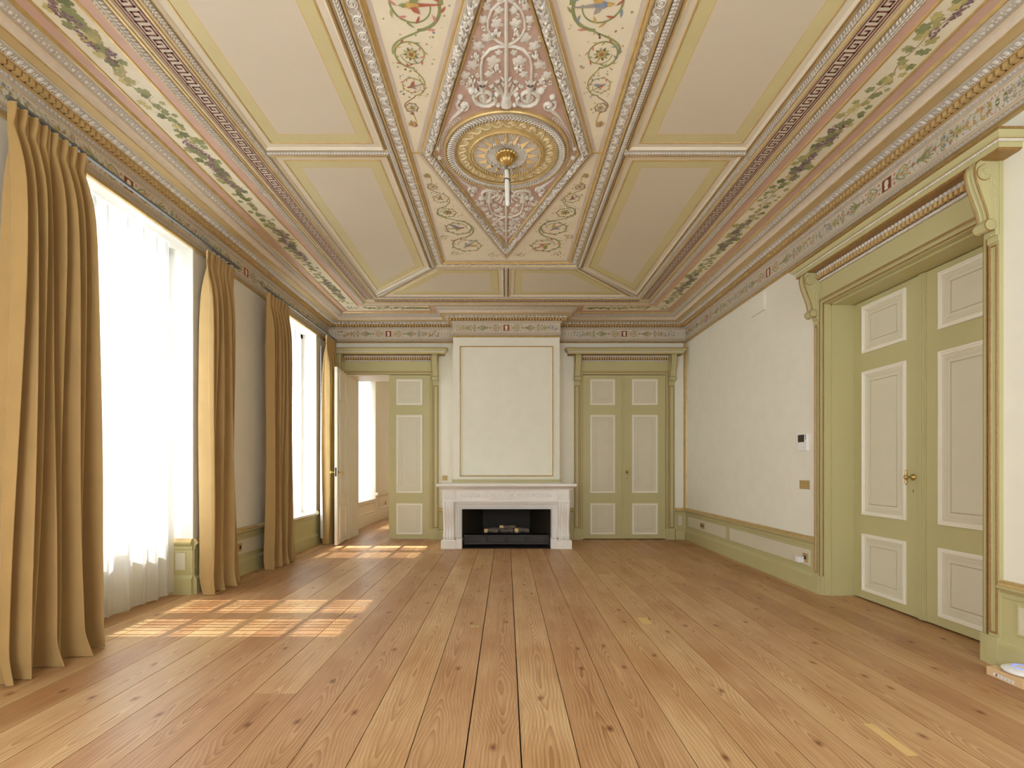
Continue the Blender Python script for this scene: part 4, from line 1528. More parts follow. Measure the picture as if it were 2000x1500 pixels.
def handle(mp, u, v, leaf, s=1.0):
    h = MB()

    def lathe_m(prof, cu, cv, ch, axis, n=14):
        rows = []
        for r, t in prof:
            row = []
            for k in range(n):
                a = 2 * pi * k / n
                if axis == 'h':
                    row.append(mp(cu + r * cos(a), cv + r * sin(a), ch + t))
                else:
                    row.append(mp(cu + r * cos(a), cv + t, ch + r * sin(a)))
            rows.append(row)
        h.grid(rows, 'brass', True, cv=True)
        h.poly(rows[0], 'brass')
        h.poly(rows[-1], 'brass')
    lathe_m([(.026, 0), (.028, .004), (.022, .008), (.018, .012), (.009, .016), (.008, .030), (.010, .050), (.012, .058)], u, v, 0, 'h')
    lathe_m([(.001, -.062), (.006, -.058), (.010, -.050), (.006, -.044), (.010, -.036), (.008, -.028), (.010, -.016), (.016, -.008), (.018, 0), (.016, .008), (.010, .016), (.008, .028), (.010, .036), (.006, .044), (.010, .050), (.006, .058), (.001, .062)], u, v, .060, 'v')
    o = h.build('handle')
    o.parent = leaf
    o['label'] = 'brass T-shaped handle'
    k = MB()
    v -= .115
    pts = [(u - .004, v - .010), (u + .004, v - .010), (u + .003, v + .002), (u + .005, v + .008), (u, v + .012), (u - .005, v + .008), (u - .003, v + .002)]
    k.poly([mp(a, b, .0008) for a, b in pts], 'darkhole')
    o = k.build('keyhole')
    o.parent = leaf
    o['label'] = 'dark keyhole'


CORB = [(0, 3.165), (.125, 3.165), (.145, 3.150), (.157, 3.118), (.155, 3.075), (.145, 3.030), (.128, 2.980), (.108, 2.925), (.088, 2.870), (.076, 2.825), (.074, 2.800),
        (.086, 2.790), (.097, 2.772), (.096, 2.750), (.084, 2.732), (.066, 2.726), (.050, 2.735), (.040, 2.745), (.030, 2.730), (.030, 2.700), (0, 2.700)]


def corbel(mp, u0, u1, casing):
    c = MB()
    for a in (0, 1):
        uu = (u0, u1)[a]
        c.poly([mp(uu, v, h) for h, v in CORB], 'green')
    n = len(CORB)
    for i in range(n - 1):
        a, b = CORB[i], CORB[i + 1]
        c.poly([mp(u0, a[1], a[0]), mp(u1, a[1], a[0]), mp(u1, b[1], b[0]), mp(u0, b[1], b[0])], 'green', 2 <= i <= 15)
    # flutes on the front: two raised cords with worn gilt edges
    fr_ = CORB[1:11]
    w = u1 - u0
    for f in (.0, 1.0):
        uu = u0 + w * f
        pts = [mp(uu, v, h + .001) for h, v in fr_]
        c.tube3(pts, .0055, 'greenedge', 6)
    for f in (.3, .7):
        uu = u0 + w * f
        c.tube3([mp(uu, v, h - .002) for h, v in fr_], .007, 'green', 6)
    # rolls at the foot
    for e, rr in ((-.008, .027), (.0, .032)):
        pass
    rows = []
    for uu, r in ((u0 - .010, .024), (u0 - .010, .032), (u0 - .004, .034), (u0 + .004, .030), (u1 - .004, .030), (u1 + .004, .034), (u1 + .010, .032), (u1 + .010, .024)):
        rows.append([mp(uu, 2.760 + r * sin(2 * pi * k / 18), .066 + r * cos(2 * pi * k / 18)) for k in range(18)])
    c.grid(rows[1:-1], 'green', True, cv=True)
    for rw in (rows[1], rows[-2]):
        c.poly(rw, 'green')
    for uu in (u0 - .007, u1 + .007):
        c.tube3([mp(uu, 2.760 + .034 * sin(2 * pi * k / 18), .066 + .034 * cos(2 * pi * k / 18)) for k in range(19)], .0035, 'greenedge', 5)
    # side volutes
    for uu, s in ((u0, -1), (u1, 1)):
        sm = lambda a, b, h, uu=uu, s=s: mp(uu + s * h, b, a)
        c.rtube(sm, spiral(.095, 3.085, .050, .008, pi * .5, -1.8, 30), .010, .008, 'green', -.001, 4)
        c.rtube(sm, spiral(.095, 3.085, .054, .044, pi * .5, -.6, 14), .004, .009, 'greenedge', -.001, 3)
        c.rtube(sm, spiral(.066, 2.760, .026, .005, pi * .5, 1.6, 22), .007, .006, 'green', .009, 4)
        c.rtube(sm, [(.052, 3.06), (.055, 3.0), (.052, 2.93), (.045, 2.86), (.045, 2.80)], .010, .007, 'green', -.001, 4)
        for k in range(4):
            c.shape(sm, .028, 3.03 - k * .05, ALMOND, -1.9 + .15 * k, .034, 'green', .0005, .008)
    for f in (.3, .5, .7):
        c.shape(lambda a, b, h: mp(u0 + w * a, b, h), f, 2.708, [(x * .2 * 5, y) for x, y in [(a * .2, b) for a, b in ALMOND]], pi / 2, .030, 'green', .030, .046)
    o = c.build('corbel')
    o.parent = casing
    return o


def surround(name, mp, uc, half, cw, z_leaf, label, recess_key='green', cornice_clip=None):
    d = empty(name, mp(uc, 0, 0), label, 'door', 'structure')
    c = MB()
    arch = .052
    for s in (-1, 1):
        e = lambda a, b: sorted((uc + s * a, uc + s * b))
        # plinth
        a, b = e(half, half + arch)
        c.box(a, b, 0, .182, 0, .030, 'green', mp)
        a, b = e(half + arch - .006, half + cw)
        c.box(a, b, 0, .182, 0, .040, 'green', mp)
        # architrave steps
        for (p, q, h, k) in ((0, .012, .012, 'greenedge'), (.010, .026, .017, 'green'), (.024, .034, .022, 'green'), (.032, .041, .024, 'greenedge'), (.040, arch, .014, 'green')):
            a, b = e(half + p, half + q)
            c.box(a, b, .182, DT + .058 - p * 0, 0, h, k, mp)
        # pilaster with sunk panel
        a, b = e(half + arch, half + cw)
        c.box(a, b, .182, 2.66, 0, .026, 'green', mp)
        c.box(a, b, 2.66, 2.70, 0, .034, 'green', mp)
        a2, b2 = a + .008, b - .008
        sweep(c, mp, [(a2, .20), (b2, .20), (b2, 2.650), (a2, 2.650)], True, [(0, .0262, 'greenedge'), (.003, .033, 'greenedge'), (.010, .033, 'greenedge'), (.014, .028, 'green'), (.016, .0262, None)])
        # block behind the corbel
        a, b = e(half + arch - .006, half + cw)
        c.box(a, b, 2.70, 3.165, 0, .024, 'green', mp)
    u0, u1 = uc - half, uc + half
    for (p, q, h, k) in ((0, .012, .012, 'greenedge'), (.010, .026, .017, 'green'), (.024, .034, .022, 'green'), (.032, .041, .024, 'greenedge'), (.040, .052, .014, 'green'), (.050, .058, .018, 'greenedge')):
        c.box(u0 - p, u1 + p, DT + p, DT + q, 0, h, k, mp)
    c.box(u0 - arch, u1 + arch, DT + .058, 3.165, 0, .016, 'green', mp)
    cas = part(c, 'casing', d)
    # bed mouldings
    c = MB()
    ua, ub = u0 - arch + .01, u1 + arch - .01
    c.box(ua, ub, 3.062, 3.088, .016, .030, 'greymid', mp)
    c.box(ua, ub, 3.088, 3.130, .016, .036, 'dentilshade', mp)
    c.box(ua, ub, 3.130, 3.165, .016, .050, 'greymid', mp)
    n = int((ub - ua) / .040)
    for k in range(n):
        uu = ua + (k + .5) * (ub - ua) / n
        c.box(uu - .0125, uu + .0125, 3.092, 3.127, .036, .060, 'ochre', mp)
    n = int((ub - ua) / .036)
    for k in range(n):
        uu = ua + (k + .5) * (ub - ua) / n
        c.dome(lambda a, b, h: mp(a, b, .050 + h), uu, 3.147, .013, .015, 0, .013, 'grey')
        c.dome(lambda a, b, h: mp(a, b, .030 + h), uu, 3.075, .010, .010, 0, .010, 'grey', n=6)
        c.dome(lambda a, b, h: mp(a, b, .030 + h), uu + .018, 3.075, .006, .010, 0, .008, 'grey', n=6)
    o = c.build('dentil_moulding')
    o.parent = cas
    o['label'] = 'ochre dentils between grey beaded strips'
    # cornice with returned ends
    c = MB()
    e0, e1 = u0 - cw, u1 + cw
    path = [(e0, 0.0), (e0, .0001), (e1, .0001), (e1, 0.0)]
    CP = [(.0, 3.160, 'greenedge'), (.104, 3.160, 'greenedge'), (.118, 3.166, 'greenedge'), (.122, 3.172, 'green'), (.124, 3.202, 'green'), (.130, 3.203, 'grey'), (.136, 3.212, 'grey'), (.138, 3.215, 'greenedge'), (.142, 3.218, 'green', True), (.150, 3.224, 'green', True), (.158, 3.236, 'green', True), (.166, 3.252, 'greenedge'), (.174, 3.253, 'greenedge'), (.174, 3.264, 'greenedge'), (.0, 3.268, None)]
    for i in range(len(CP) - 1):
        (d0, z0, k, *sm), (d1, z1, *_) = CP[i], CP[i + 1]
        o0, o1 = d0 * .95, d1 * .95
        L0 = [mp(e0 - o0, z0, 0), mp(e0 - o0, z0, d0 + .02), mp(e1 + o0, z0, d0 + .02), mp(e1 + o0, z0, 0)]
        L1 = [mp(e0 - o1, z1, 0), mp(e0 - o1, z1, d1 + .02), mp(e1 + o1, z1, d1 + .02), mp(e1 + o1, z1, 0)]
        c.grid([L0, L1], k, False)
    n = int((e1 - e0 + .26) / .016)
    for k in range(n):
        uu = e0 - .13 + (k + .5) * (e1 - e0 + .26) / n
        c.dome(lambda a, b, h: mp(a, b, .150 + h), uu, 3.208, .006, .006, 0, .008, 'grey', n=6)
    o = c.build('door_cornice')
    o.parent = cas
    for s in (-1, 1):
        a, b = sorted((uc + s * (half + arch - .004), uc + s * (half + cw - .004)))
        corbel(lambda u, v, h: mp(u, v, h + .018), a, b, cas)
    for ch in cas.children:
        pass
    return d, cas


# near double door in the right wall
mr = m_right()
D1, cas = surround('door_1', mr, YC, .815, .122, 0, 'large closed olive green double door in the right wall, nearest the camera')
c = MB()
for yy, s in ((DR0, 1), (DR1, -1)):
    a, b = sorted((yy, yy + s * .006))
    c.box(XR - .005, 3.44, a, b, 0, DT, 'green')
    a, b = sorted((yy, yy + s * .020))
    c.box(3.16, 3.44, a, b, 0, DT, 'green')
c.box(XR - .005, 3.44, DR0, DR1, DT - .006, DT, 'green')
c.box(3.16, 3.44, DR0, DR1, DT - .020, DT, 'green')
o = c.build('jamb_lining')
o.parent = cas
mdoor = m_right(3.373)
lf = leaf_panels(mdoor, YC + .003, DR1 - .022, 'green', False, D1, z1=DT - .026, pm=(.155, .115))
lf2 = leaf_panels(mdoor, DR0 + .022, YC - .003, 'green', False, D1, z1=DT - .026, astragal=(YC - .045, YC + .035), pm=(.115, .155))
handle(mdoor, YC + .088, 1.165, lf)

# far right double door (closed)
mbk = m_back()
D2, cas = surround('door_2', mbk, 2.03, .714, .150, 0, 'closed olive green double door in the far wall, right of the fireplace')
md2 = m_back(YB + .012)
lf = leaf_panels(md2, 1.318, 2.027, 'green', False, D2, pm=(.128, .150))
lf2 = leaf_panels(md2, 2.033, 2.742, 'green', False, D2, astragal=(1.990, 2.055), pm=(.135, .128))
handle(md2, 2.085, 1.165, lf2)

# far left double door: right leaf shut, left leaf open into the room
D3, cas = surround('door_3', mbk, -2.03, .714, .150, 0, 'half open double door in the far wall, left of the fireplace')
c = MB()
c.box(-2.744, -2.735, YB + .03, YB2, 0, DT, 'cream')
c.box(-1.324, -1.315, YB + .06, YB2, 0, DT, 'cream')
c.box(-2.743, -1.316, YB + .06, YB2, DT - .008, DT, 'cream')
o = c.build('jamb_lining')
o.parent = cas
o['label'] = 'cream lining of the passage'
lf = leaf_panels(md2, -2.027, -1.318, 'green', False, D3, pm=(.128, .128))
ANG = radians(85)
HX, HY = -2.735, YB - .01
ex, ey = cos(ANG), -sin(ANG)
nx, ny = sin(ANG), cos(ANG)
mopen = lambda u, v, h: (HX + ex * u + nx * h, HY + ey * u + ny * h, v)
lfo = leaf_panels(mopen, .0, .706, 'cream', True, D3, pm=(.128, .128))
lfo['label'] = 'open leaf, cream on the side facing the room'
handle(mopen, .650, 1.165, lfo)
h = MB()
mob = lambda u, v, h_: mopen(u, v, -.0455 - h_)
rows = []
for r, t in [(.026, 0), (.024, .010), (.009, .016), (.009, .045), (.022, .052), (.026, .066), (.020, .078), (.004, .082)]:
    rows.append([mob(.650 + r * cos(2 * pi * k / 14), 1.165 + r * sin(2 * pi * k / 14), t) for k in range(14)])
h.grid(rows, 'brass', True, cv=True)
h.poly(rows[-1], 'brass')
o = h.build('knob')
o.parent = lfo
h = MB()
h.box(.7055, .7075, 1.10, 1.24, -.036, -.012, 'darkrail', mopen)
o = h.build('lock_plate')
o.parent = lfo


# cascade the parent offset to sub-parts built in world coordinates
def fix_children(root):
    for ch in root.children:
        for g in ch.children:
            g.location = (0, 0, 0)


# ================================================================== fireplace
FY = 7.60          # front plane of the plinths
FP = empty('fireplace_mantel', (0, 8.0, 0), 'carved white marble fireplace surround at the foot of the chimney breast', 'fireplace')
YW = BRY           # wall behind
mbr = m_back(0)
c = MB()
SH = [(.00, .905, 'marble'), (.030, .906, 'marble'), (.036, .916, 'marble'), (.050, .924, 'marble', True), (.066, .940, 'marble', True), (.072, .952, 'marble'), (.086, .956, 'marble'), (.090, .966, 'marble'), (.090, .988, 'marble'), (.084, .995, 'marble'), (-.40, .995, None)]
sweep(c, mid, [(-.975, YW), (-.975, 7.64), (.975, 7.64), (.975, YW)][::1], False, [(-d, z, *k) for d, z, *k in SH[:-1]])
c.poly([(-1.06, YW, .995), (1.06, YW, .995), (1.06, 7.555, .995), (-1.06, 7.555, .995)], 'marble')
c.poly([(-.975, YW, .905), (.975, YW, .905), (.975, 7.64, .905), (-.975, 7.64, .905)], 'marble')
part(c, 'mantel_shelf', FP)
c = MB()
c.box(-.78, .78, 7.665, YW, .716, .906, 'marble')
c.box(-.78, .78, 7.655, 7.67, .716, .734, 'marble')
mf = lambda u, v, h: (u, 7.665 - h, v)
vz = .818
for s in (-1, 1):
    for (u, r, a0, tn) in ((.075, .050, pi, 1.5), (.215, .058, 0, -1.5), (.335, .044, pi, 1.4), (.42, .03, 0, -1.2)):
        c.rtube(mf, [(s * (x), y) for x, y in spiral(u, vz, r, .008, a0, tn, 24)], .013, .020, 'marble', -.001, 4)
        c.dome(mf, s * u, vz, .014, .014, 0, .014, 'marble')
    c.rtube(mf, [(0, vz - .060), (s * .10, vz - .066), (s * .2, vz - .062), (s * .27, vz - .03), (s * .29, vz + .03)], .012, .010, 'marble', -.001, 4)
    for k in range(7):
        u = .47 + .035 * k
        for q in (-1, 1):
            c.shape(mf, s * u, vz + q * .024 * (1 - .09 * k), ALMOND, (q * .7) if s > 0 else pi - q * .7, .030, 'marble', .0005, .018)
    for (u, v) in ((.145, .055), (.145, -.03), (.27, .05), (.03, .055), (.05, -.05)):
        c.shape(mf, s * u, vz + v, ACANTH, 1.2 * s, .026, 'marble', .0005, .020)
part(c, 'frieze_block', FP, 'carved frieze of scrolls and leaves')
for s in (-1, 1):
    c = MB()
    a, b = sorted((s * .775, s * .965))
    c.box(a, b, 7.640, YW, .735, .906, 'marble')
    c.box(a - .012, b + .012, 7.628, YW, .716, .736, 'marble')
    mk = lambda u, v, h: (u, 7.640 - h, v)
    uc = (a + b) / 2
    for q in (-1, 1):
        c.rtube(mk, spiral(uc + q * .036, .820, .050, .012, pi / 2, q * 1.5, 24), .010, .014, 'marble', -.001, 3)
        for k in range(4):
            c.shape(mk, uc + q * .04, .770 + .032 * k, ALMOND, q * .8, .022, 'marble', .0005, .008)
    sweep(c, mk, [(a + .012, .748), (b - .012, .748), (b - .012, .892), (a + .012, .892)], True, [(0, 0, 'marble'), (.004, .006, 'marble'), (.008, 0, None)])
    part(c, 'corner_block', FP)
    # fluted console leg
    c = MB()
    prof = [(.716, .060), (.700, .090), (.66, .104), (.60, .100), (.54, .086), (.47, .066), (.40, .048), (.33, .036), (.28, .034), (.24, .042), (.205, .058), (.175, .062), (.150, .050), (.136, .030)]
    a, b = sorted((s * .795, s * .968))
    nw = 33
    rows = []
    for z, h in prof:
        row = [(a, YW, z)]
        for k in range(nw):
            f = k / (nw - 1)
            fl = .020 * abs(sin(pi * 4 * f)) ** .6 - .012
            row.append((a + (b - a) * f, 7.705 - h * 1.0 - fl, z))
        row.append((b, YW, z))
        rows.append(row)
    c.grid(rows, 'marble', True)
    c.poly(rows[0], 'marble')
    for q, uu in ((-1, a), (1, b)):
        sm = lambda x, y, h, uu=uu, q=q: (uu + q * h, x, y)
        c.rtube(sm, spiral(7.665, .195, .034, .006, 0, 1.5, 20), .009, .006, 'marble', -.001, 3)
    part(c, 'console_leg', FP)
    c = MB()
    a, b = sorted((s * .772, s * .998))
    c.box(a, b, FY, YW, 0, .122, 'marble')
    c.poly([(a, FY, .122), (b, FY, .122), (b - .012, FY + .012, .136), (a + .012, FY + .012, .136)], 'marble')
    c.box(a + .012, b - .012, FY + .012, YW, .12, .136, 'marble')
    a, b = sorted((s * .680, s * .775))
    c.box(a, b, FY + .02, YW, 0, .150, 'marble')
    part(c, 'plinth', FP)
c = MB()
path = [(-.680, 0.15), (-.680, .588), (.680, .588), (.680, 0.15)]
mi = lambda u, v, h: (u, 7.80 - h, v)
sweep(c, mi, path, False, [(-.0, -.10, 'marble'), (0, .010, 'marble'), (.024, .012, 'marble'), (.028, .026, 'marble'), (.050, .028, 'marble'), (.054, .042, 'marble'), (.076, .044, 'marble'), (.082, .058, 'marble'), (.106, .060, 'marble'), (.125, .060, None)])
c.box(-.80, .80, 7.70, YW, .69, .72, 'marble')
for s in (-1, 1):
    a, b = sorted((s * .688, s * .80))
    c.box(a, b, 7.80, YW, .1, .70, 'marble')
c.box(-.688, .688, 7.80, YW, .596, .70, 'marble')
part(c, 'inner_frame', FP, 'stepped marble inner frame')

# gas fire
GF = empty('gas_fire', (0, 7.9, 0), 'black gas fire insert inside the marble fireplace', 'fireplace insert')
c = MB()
c.poly([(-.686, 7.74, 0.0), (-.686, 7.74, .592), (-.40, 8.50, .592), (-.40, 8.50, 0)], 'soot')
c.poly([(.686, 7.74, 0), (.686, 7.74, .592), (.40, 8.50, .592), (.40, 8.50, 0)], 'soot')
c.poly([(-.40, 8.50, 0), (.40, 8.50, 0), (.40, 8.50, .592), (-.40, 8.50, .592)], 'soot')
c.poly([(-.686, 7.74, .592), (.686, 7.74, .592), (.40, 8.50, .592), (-.40, 8.50, .592)], 'soot')
c.poly([(-.686, 7.64, .002), (.686, 7.64, .002), (.686, 8.50, .002), (-.686, 8.50, .002)], 'black')
part(c, 'firebox', GF)
c = MB()
c.box(-.676, .676, 7.80, 7.83, .04, .205, 'black')
c.box(-.676, .676, 7.80, 8.48, .190, .205, 'black')
mg = lambda u, v, h: (u, 7.80 - h, v)
for k in range(4):
    a = -.62 + .31 * k + .006
    sweep(c, mg, [(a, .070), (a + .298, .070), (a + .298, .172), (a, .172)], True, [(0, .0005, 'black'), (.003, .006, 'black'), (.010, .006, 'black'), (.013, .0005, None)])
part(c, 'burner_front', GF, 'black panelled front')

for i, (x, y, l, r, a, dz, endl) in enumerate(((-.245, 7.955, .22, .030, .05, 0, 1), (-.14, 8.055, .25, .034, -.10, .0, 0), (.0, 7.955, .22, .030, -.05, 0, 0), (.02, 8.005, .26, .026, -.12, .055, 1), (.245, 7.955, .23, .033, .06, 0, 1), (.14, 8.060, .26, .034, .08, .0, 1))):
    lg = MB()
    lr2 = random.Random(60 + i)
    pts, rr = [], []
    for k in range(9):
        f = k / 8 - .5
        pts.append((x + l * f * cos(a), y + l * f * sin(a), .207 + r + dz + lr2.uniform(-.004, .004)))
        rr.append(r * lr2.uniform(.78, 1.12))
    rows = []
    P = [Vector(p) for p in pts]
    t = (P[-1] - P[0]).normalized()
    sd = Vector((-t.y, t.x, 0))
    for p, q in zip(P, rr):
        rows.append([tuple(p + sd * q * cos(2 * pi * k / 12) * lr2.uniform(.88, 1.1) + Vector((0, 0, 1)) * q * sin(2 * pi * k / 12) * lr2.uniform(.9, 1.08)) for k in range(12)])
    lg.grid(rows[:3], 'logwood' if endl else 'bark', False, cv=True)
    lg.grid(rows[2:], 'bark', False, cv=True)
    lg.poly(rows[0], 'logwood')
    lg.poly(rows[-1], 'logwood')
    o = lg.build('ceramic_log')
    lab = ['pale cut log at the left end of the black gas fire', 'charred log in the back row, behind the left end log', 'charred log at the front, in the middle of the fire tray', 'log lying highest, on top of the others', 'thick log at the right end of the black gas fire', 'cut log in the back row, behind the right end log'][i]
    tag(o, lab, 'log', 'logs on the gas fire')


# ================================================================== curtains
def curtain(name, y0, y1, xb, amp, nf, seed, label, bottom_spread=0.04, z1=3.375, side=None):
    r = random.Random(seed)
    root = empty(name, (xb, (y0 + y1) / 2, 0), label, 'curtain', group='gold velvet curtains')
    m = MB()
    n = nf * 14
    zs = [0.004, .02, .05, .10, .16, .24, .4, .7, 1.1, 1.6, 2.1, 2.6, 2.95, 3.10, 3.19, 3.235, 3.25, 3.27, 3.31, 3.345, z1]
    ph = [r.uniform(-.5, .5) for _ in range(nf + 2)]
    am = [r.uniform(.65, 1.25) for _ in range(nf + 2)]
    wob = [r.uniform(0, 6.28) for _ in range(6)]
    rows = []
    for z in zs:
        f = z / z1
        row = []
        for k in range(n + 1):
            s = k / n
            i = min(int(s * nf), nf - 1)
            lowmix = max(0.0, 1 - f * 1.25)
            # folds grow wide toward the hem, pinch to small pleats in the heading
            a1 = sin(2 * pi * nf * s + ph[i] * .0 + .5 * sin(2 * pi * s * 1.7 + wob[0]))
            a2 = sin(2 * pi * nf * .5 * s + wob[1])
            a3 = sin(2 * pi * nf * 2 * s + wob[2])
            sg = lambda q: math.copysign(abs(q) ** .75, q)
            head = 1.0 if z < 2.9 else max(.16, 1 - (z - 2.9) / .33 * .84)
            pinch = math.exp(-((z - 3.25) / .05) ** 2)
            x = amp * head * ((1 - .35 * lowmix) * sg(a1) * (am[i] * (1 - (s * nf - i)) + am[i + 1] * (s * nf - i)) + .55 * lowmix * a2) + amp * (.16 + .12 * (1 - head)) * a3
            x *= (1 - .45 * pinch)
            sp = bottom_spread * (1 - f) ** 1.5
            y = (y0 - sp) + (y1 - y0 + 2 * sp) * s + .35 * (y1 - y0) / nf * cos(2 * pi * nf * s) * .55 * (1 - pinch) * head
            x += .014 * sin(z * 2.3 + s * 9 + wob[3]) * (1 - f)
            if z < .16:      # the hem breaks on the boards
                q = 1 - z / .16
                x += q * (.022 * sin(s * 31 + wob[4]) + .014 * sin(s * 57 + wob[5]) + .02)
                y += q * .018 * sin(s * 23 + wob[2])
            row.append((xb + x, y, z))
        rows.append(row)
    m.grid(rows, 'velvet', True)
    o = part(m, 'drape', root)
    so = o.modifiers.new('cloth', 'SOLIDIFY')
    so.thickness = .004
    ss = o.modifiers.new('smooth', 'SUBSURF')
    ss.levels = 1
    ss.render_levels = 1
    # pinch pleat stitches and hooks at the heading
    for k in range(nf):
        h = MB()
        yy = y0 + (k + .5) * (y1 - y0) / nf
        h.box(-2.904, -2.896, yy - .004, yy + .004, z1 - .01, 3.3935, 'rail')
        part(h, 'hook', root)
    return root


curtain('curtain', 2.89, 3.44, -2.885, .095, 8, 1, 'wide gold velvet curtain nearest the camera, at the left picture edge', .07)
curtain('curtain', 4.87, 5.36, -2.935, .080, 6, 5, 'gold velvet curtain beside the sheer, closing the far side of the nearest window', .05)
curtain('curtain', 6.05, 6.66, -2.90, .090, 7, 9, 'broad brownish gold curtain on the near side of the farther window', .02)
c4 = curtain('curtain', 8.02, 8.44, -2.90, .085, 5, 14, 'narrow gold curtain beside the open door leaf at the far corner', .02)
m = MB()
m.grid([[(-3.00, 8.05, .10), (-2.935, 8.00, .10)], [(-3.00, 8.04, .8), (-2.95, 7.995, .8)], [(-2.995, 8.04, 1.6), (-2.97, 8.005, 1.6)], [(-2.99, 8.04, 3.2), (-2.98, 8.02, 3.2)]], 'lining', True)
part(m, 'lining', c4, 'white lining turned out along the edge')


def sheer(y0, y1, xb, seed, label, nf, z0=.035):
    r = random.Random(seed)
    m = MB()
    n = nf * 10
    w = [r.uniform(0, 6.28) for _ in range(5)]
    rows = []
    for z in (z0, max(.3, z0 + .02), .8, 1.4, 2.0, 2.6, 3.1, 3.37 if z0 < .5 else 3.24):
        row = []
        for k in range(n + 1):
            s = k / n
            a = 2 * pi * nf * s + .9 * sin(2 * pi * s * 2.3 + w[0])
            x = .030 * sin(a) + .012 * sin(2 * pi * nf * .43 * s + w[1]) + .006 * sin(z * 1.7 + s * 8 + w[2])
            y = y0 + (y1 - y0) * s + .75 * (y1 - y0) / nf / 2 * sin(2 * a + .4) * .55
            row.append((xb + x, y, z))
        rows.append(row)
    m.grid(rows, 'sheer', True)
    o = m.build('sheer_curtain')
    return tag(o, label, 'curtain', 'white sheer curtains')


sheer(W1[0] + .01, 4.86, -3.225, 3, 'long translucent white sheer in the nearest window, between the first two gold curtains', 8)
sheer(W2[0] + .01, 7.74, -3.20, 4, 'white sheer in the farther window, behind the brownish gold curtain', 7)
sheer(9.87, 11.43, -3.07, 6, 'white sheer in the window of the room beyond the open door', 8, .54)
for (a, b, lab) in ((2.90, 5.42, 'grey curtain rail above the nearest window'), (6.0, 8.50, 'grey curtain rail above the farther window')):
    rl = empty('curtain_rail', (-2.90, (a + b) / 2, 3.40), lab, 'curtain rail', group='curtain rails')
    m = MB()
    m.box(-2.912, -2.888, a, b, 3.394, 3.412, 'rail')
    part(m, 'track', rl)
    for y in (a + .45, b - .1):
        m = MB()
        m.box(-3.085, -2.89, y - .012, y + .012, 3.412, 3.418, 'darkrail')
        m.box(-3.085, -3.05, y - .012, y + .012, 3.38, 3.423, 'darkrail')
        part(m, 'bracket', rl)

# ================================================================== things on the walls
mr = m_right()


def plate(mp, u0, u1, v0, v1, h, key, bev=.003):
    b = MB()
    b.box(u0, u1, v0, v1, 0, h - bev, key, mp)
    b.poly([mp(u0 + bev, v0 + bev, h), mp(u1 - bev, v0 + bev, h), mp(u1 - bev, v1 - bev, h), mp(u0 + bev, v1 - bev, h)], key)
    sweep(b, mp, [(u0, v0), (u1, v0), (u1, v1), (u0, v1)], True, [(0, h - bev, key), (bev, h, None)])
    return b


def socket(mp, u, v, gangs, label, pos, dark='darkhole'):
    s = empty('wall_socket', pos, label, 'socket', group='brass wall sockets')
    w = .082 * gangs if gangs > 1 else .085
    part(plate(mp, u - w / 2, u + w / 2, v - .045, v + .045, .010, 'oldbrass'), 'cover_plate', s)
    for k in range(gangs):
        b = MB()
        uu = u + (k - (gangs - 1) / 2) * .071
        b.disc(lambda a, q, h: mp(a, q, h), uu, v, .021, 'darkhole', .0108, 18)
        for q in (-1, 1):
            b.disc(mp, uu + q * .009, v, .003, 'oldbrass', .0115, 8)
        part(b, 'socket_hole', s, 'dark round socket')
    return s


socket(lambda u, v, h: mr(u, v, h + .010), 7.86, .325, 2, 'double brass socket in the dado near the far right corner', (3.09, 7.86, .325))
socket(lambda u, v, h: mr(u, v, h + .010), 5.15, .315, 1, 'brass socket by the near double door, with a white plug in it', (3.09, 5.15, .315))
socket(lambda u, v, h: m_left()(u, v, h + .010), 5.74, .325, 1, 'single brass socket in the dado between two gold curtains', (-3.07, 5.74, .325))
ns = socket(lambda u, v, h: (NX0 + h + .012, u, v), 12.35, .36, 1, 'dark socket on the low wall of the room beyond the open door', (-2.98, 12.35, .36))
b = MB()
b.box(5.165, 5.225, .262, .322, .020, .075, 'plastic', mr)
b.box(5.170, 5.220, .270, .315, .075, .079, 'plastic', mr)
PL = empty('plug_adapter', (3.05, 5.19, .27), 'small white plug-in adapter on the socket by the near double door', 'plug')
part(b, 'body', PL)
b = MB()
for q in (-.010, .010):
    b.tube3([mr(5.165 + q + .01, .30, .012), mr(5.165 + q + .01, .30, .03)], .003, 'oldbrass', 8)
part(b, 'pin', PL)

SW = empty('light_switch', (3.09, 5.18, 1.07), 'wide brass double light switch plate below the intercom', 'light switch', group='brass light switches')
part(plate(mr, 5.10, 5.265, 1.022, 1.110, .010, 'oldbrass'), 'cover_plate', SW)
for k in range(2):
    for j in range(2):
        b = MB()
        u = 5.142 + .080 * k
        b.box(u - .022 + .024 * j, u - .002 + .024 * j, 1.045, 1.087, .010, .015, 'oldbrass', mr)
        part(b, 'rocker', SW)
SW2 = empty('light_switch', (-1.06, 8.6, 1.06), 'square brass light switch left of the chimney breast', 'light switch', group='brass light switches')
part(plate(mbk, -1.104, -1.018, 1.018, 1.104, .010, 'oldbrass'), 'cover_plate', SW2)
b = MB()
b.box(-1.085, -1.037, 1.037, 1.085, .010, .014, 'oldbrass', mbk)
part(b, 'rocker', SW2)

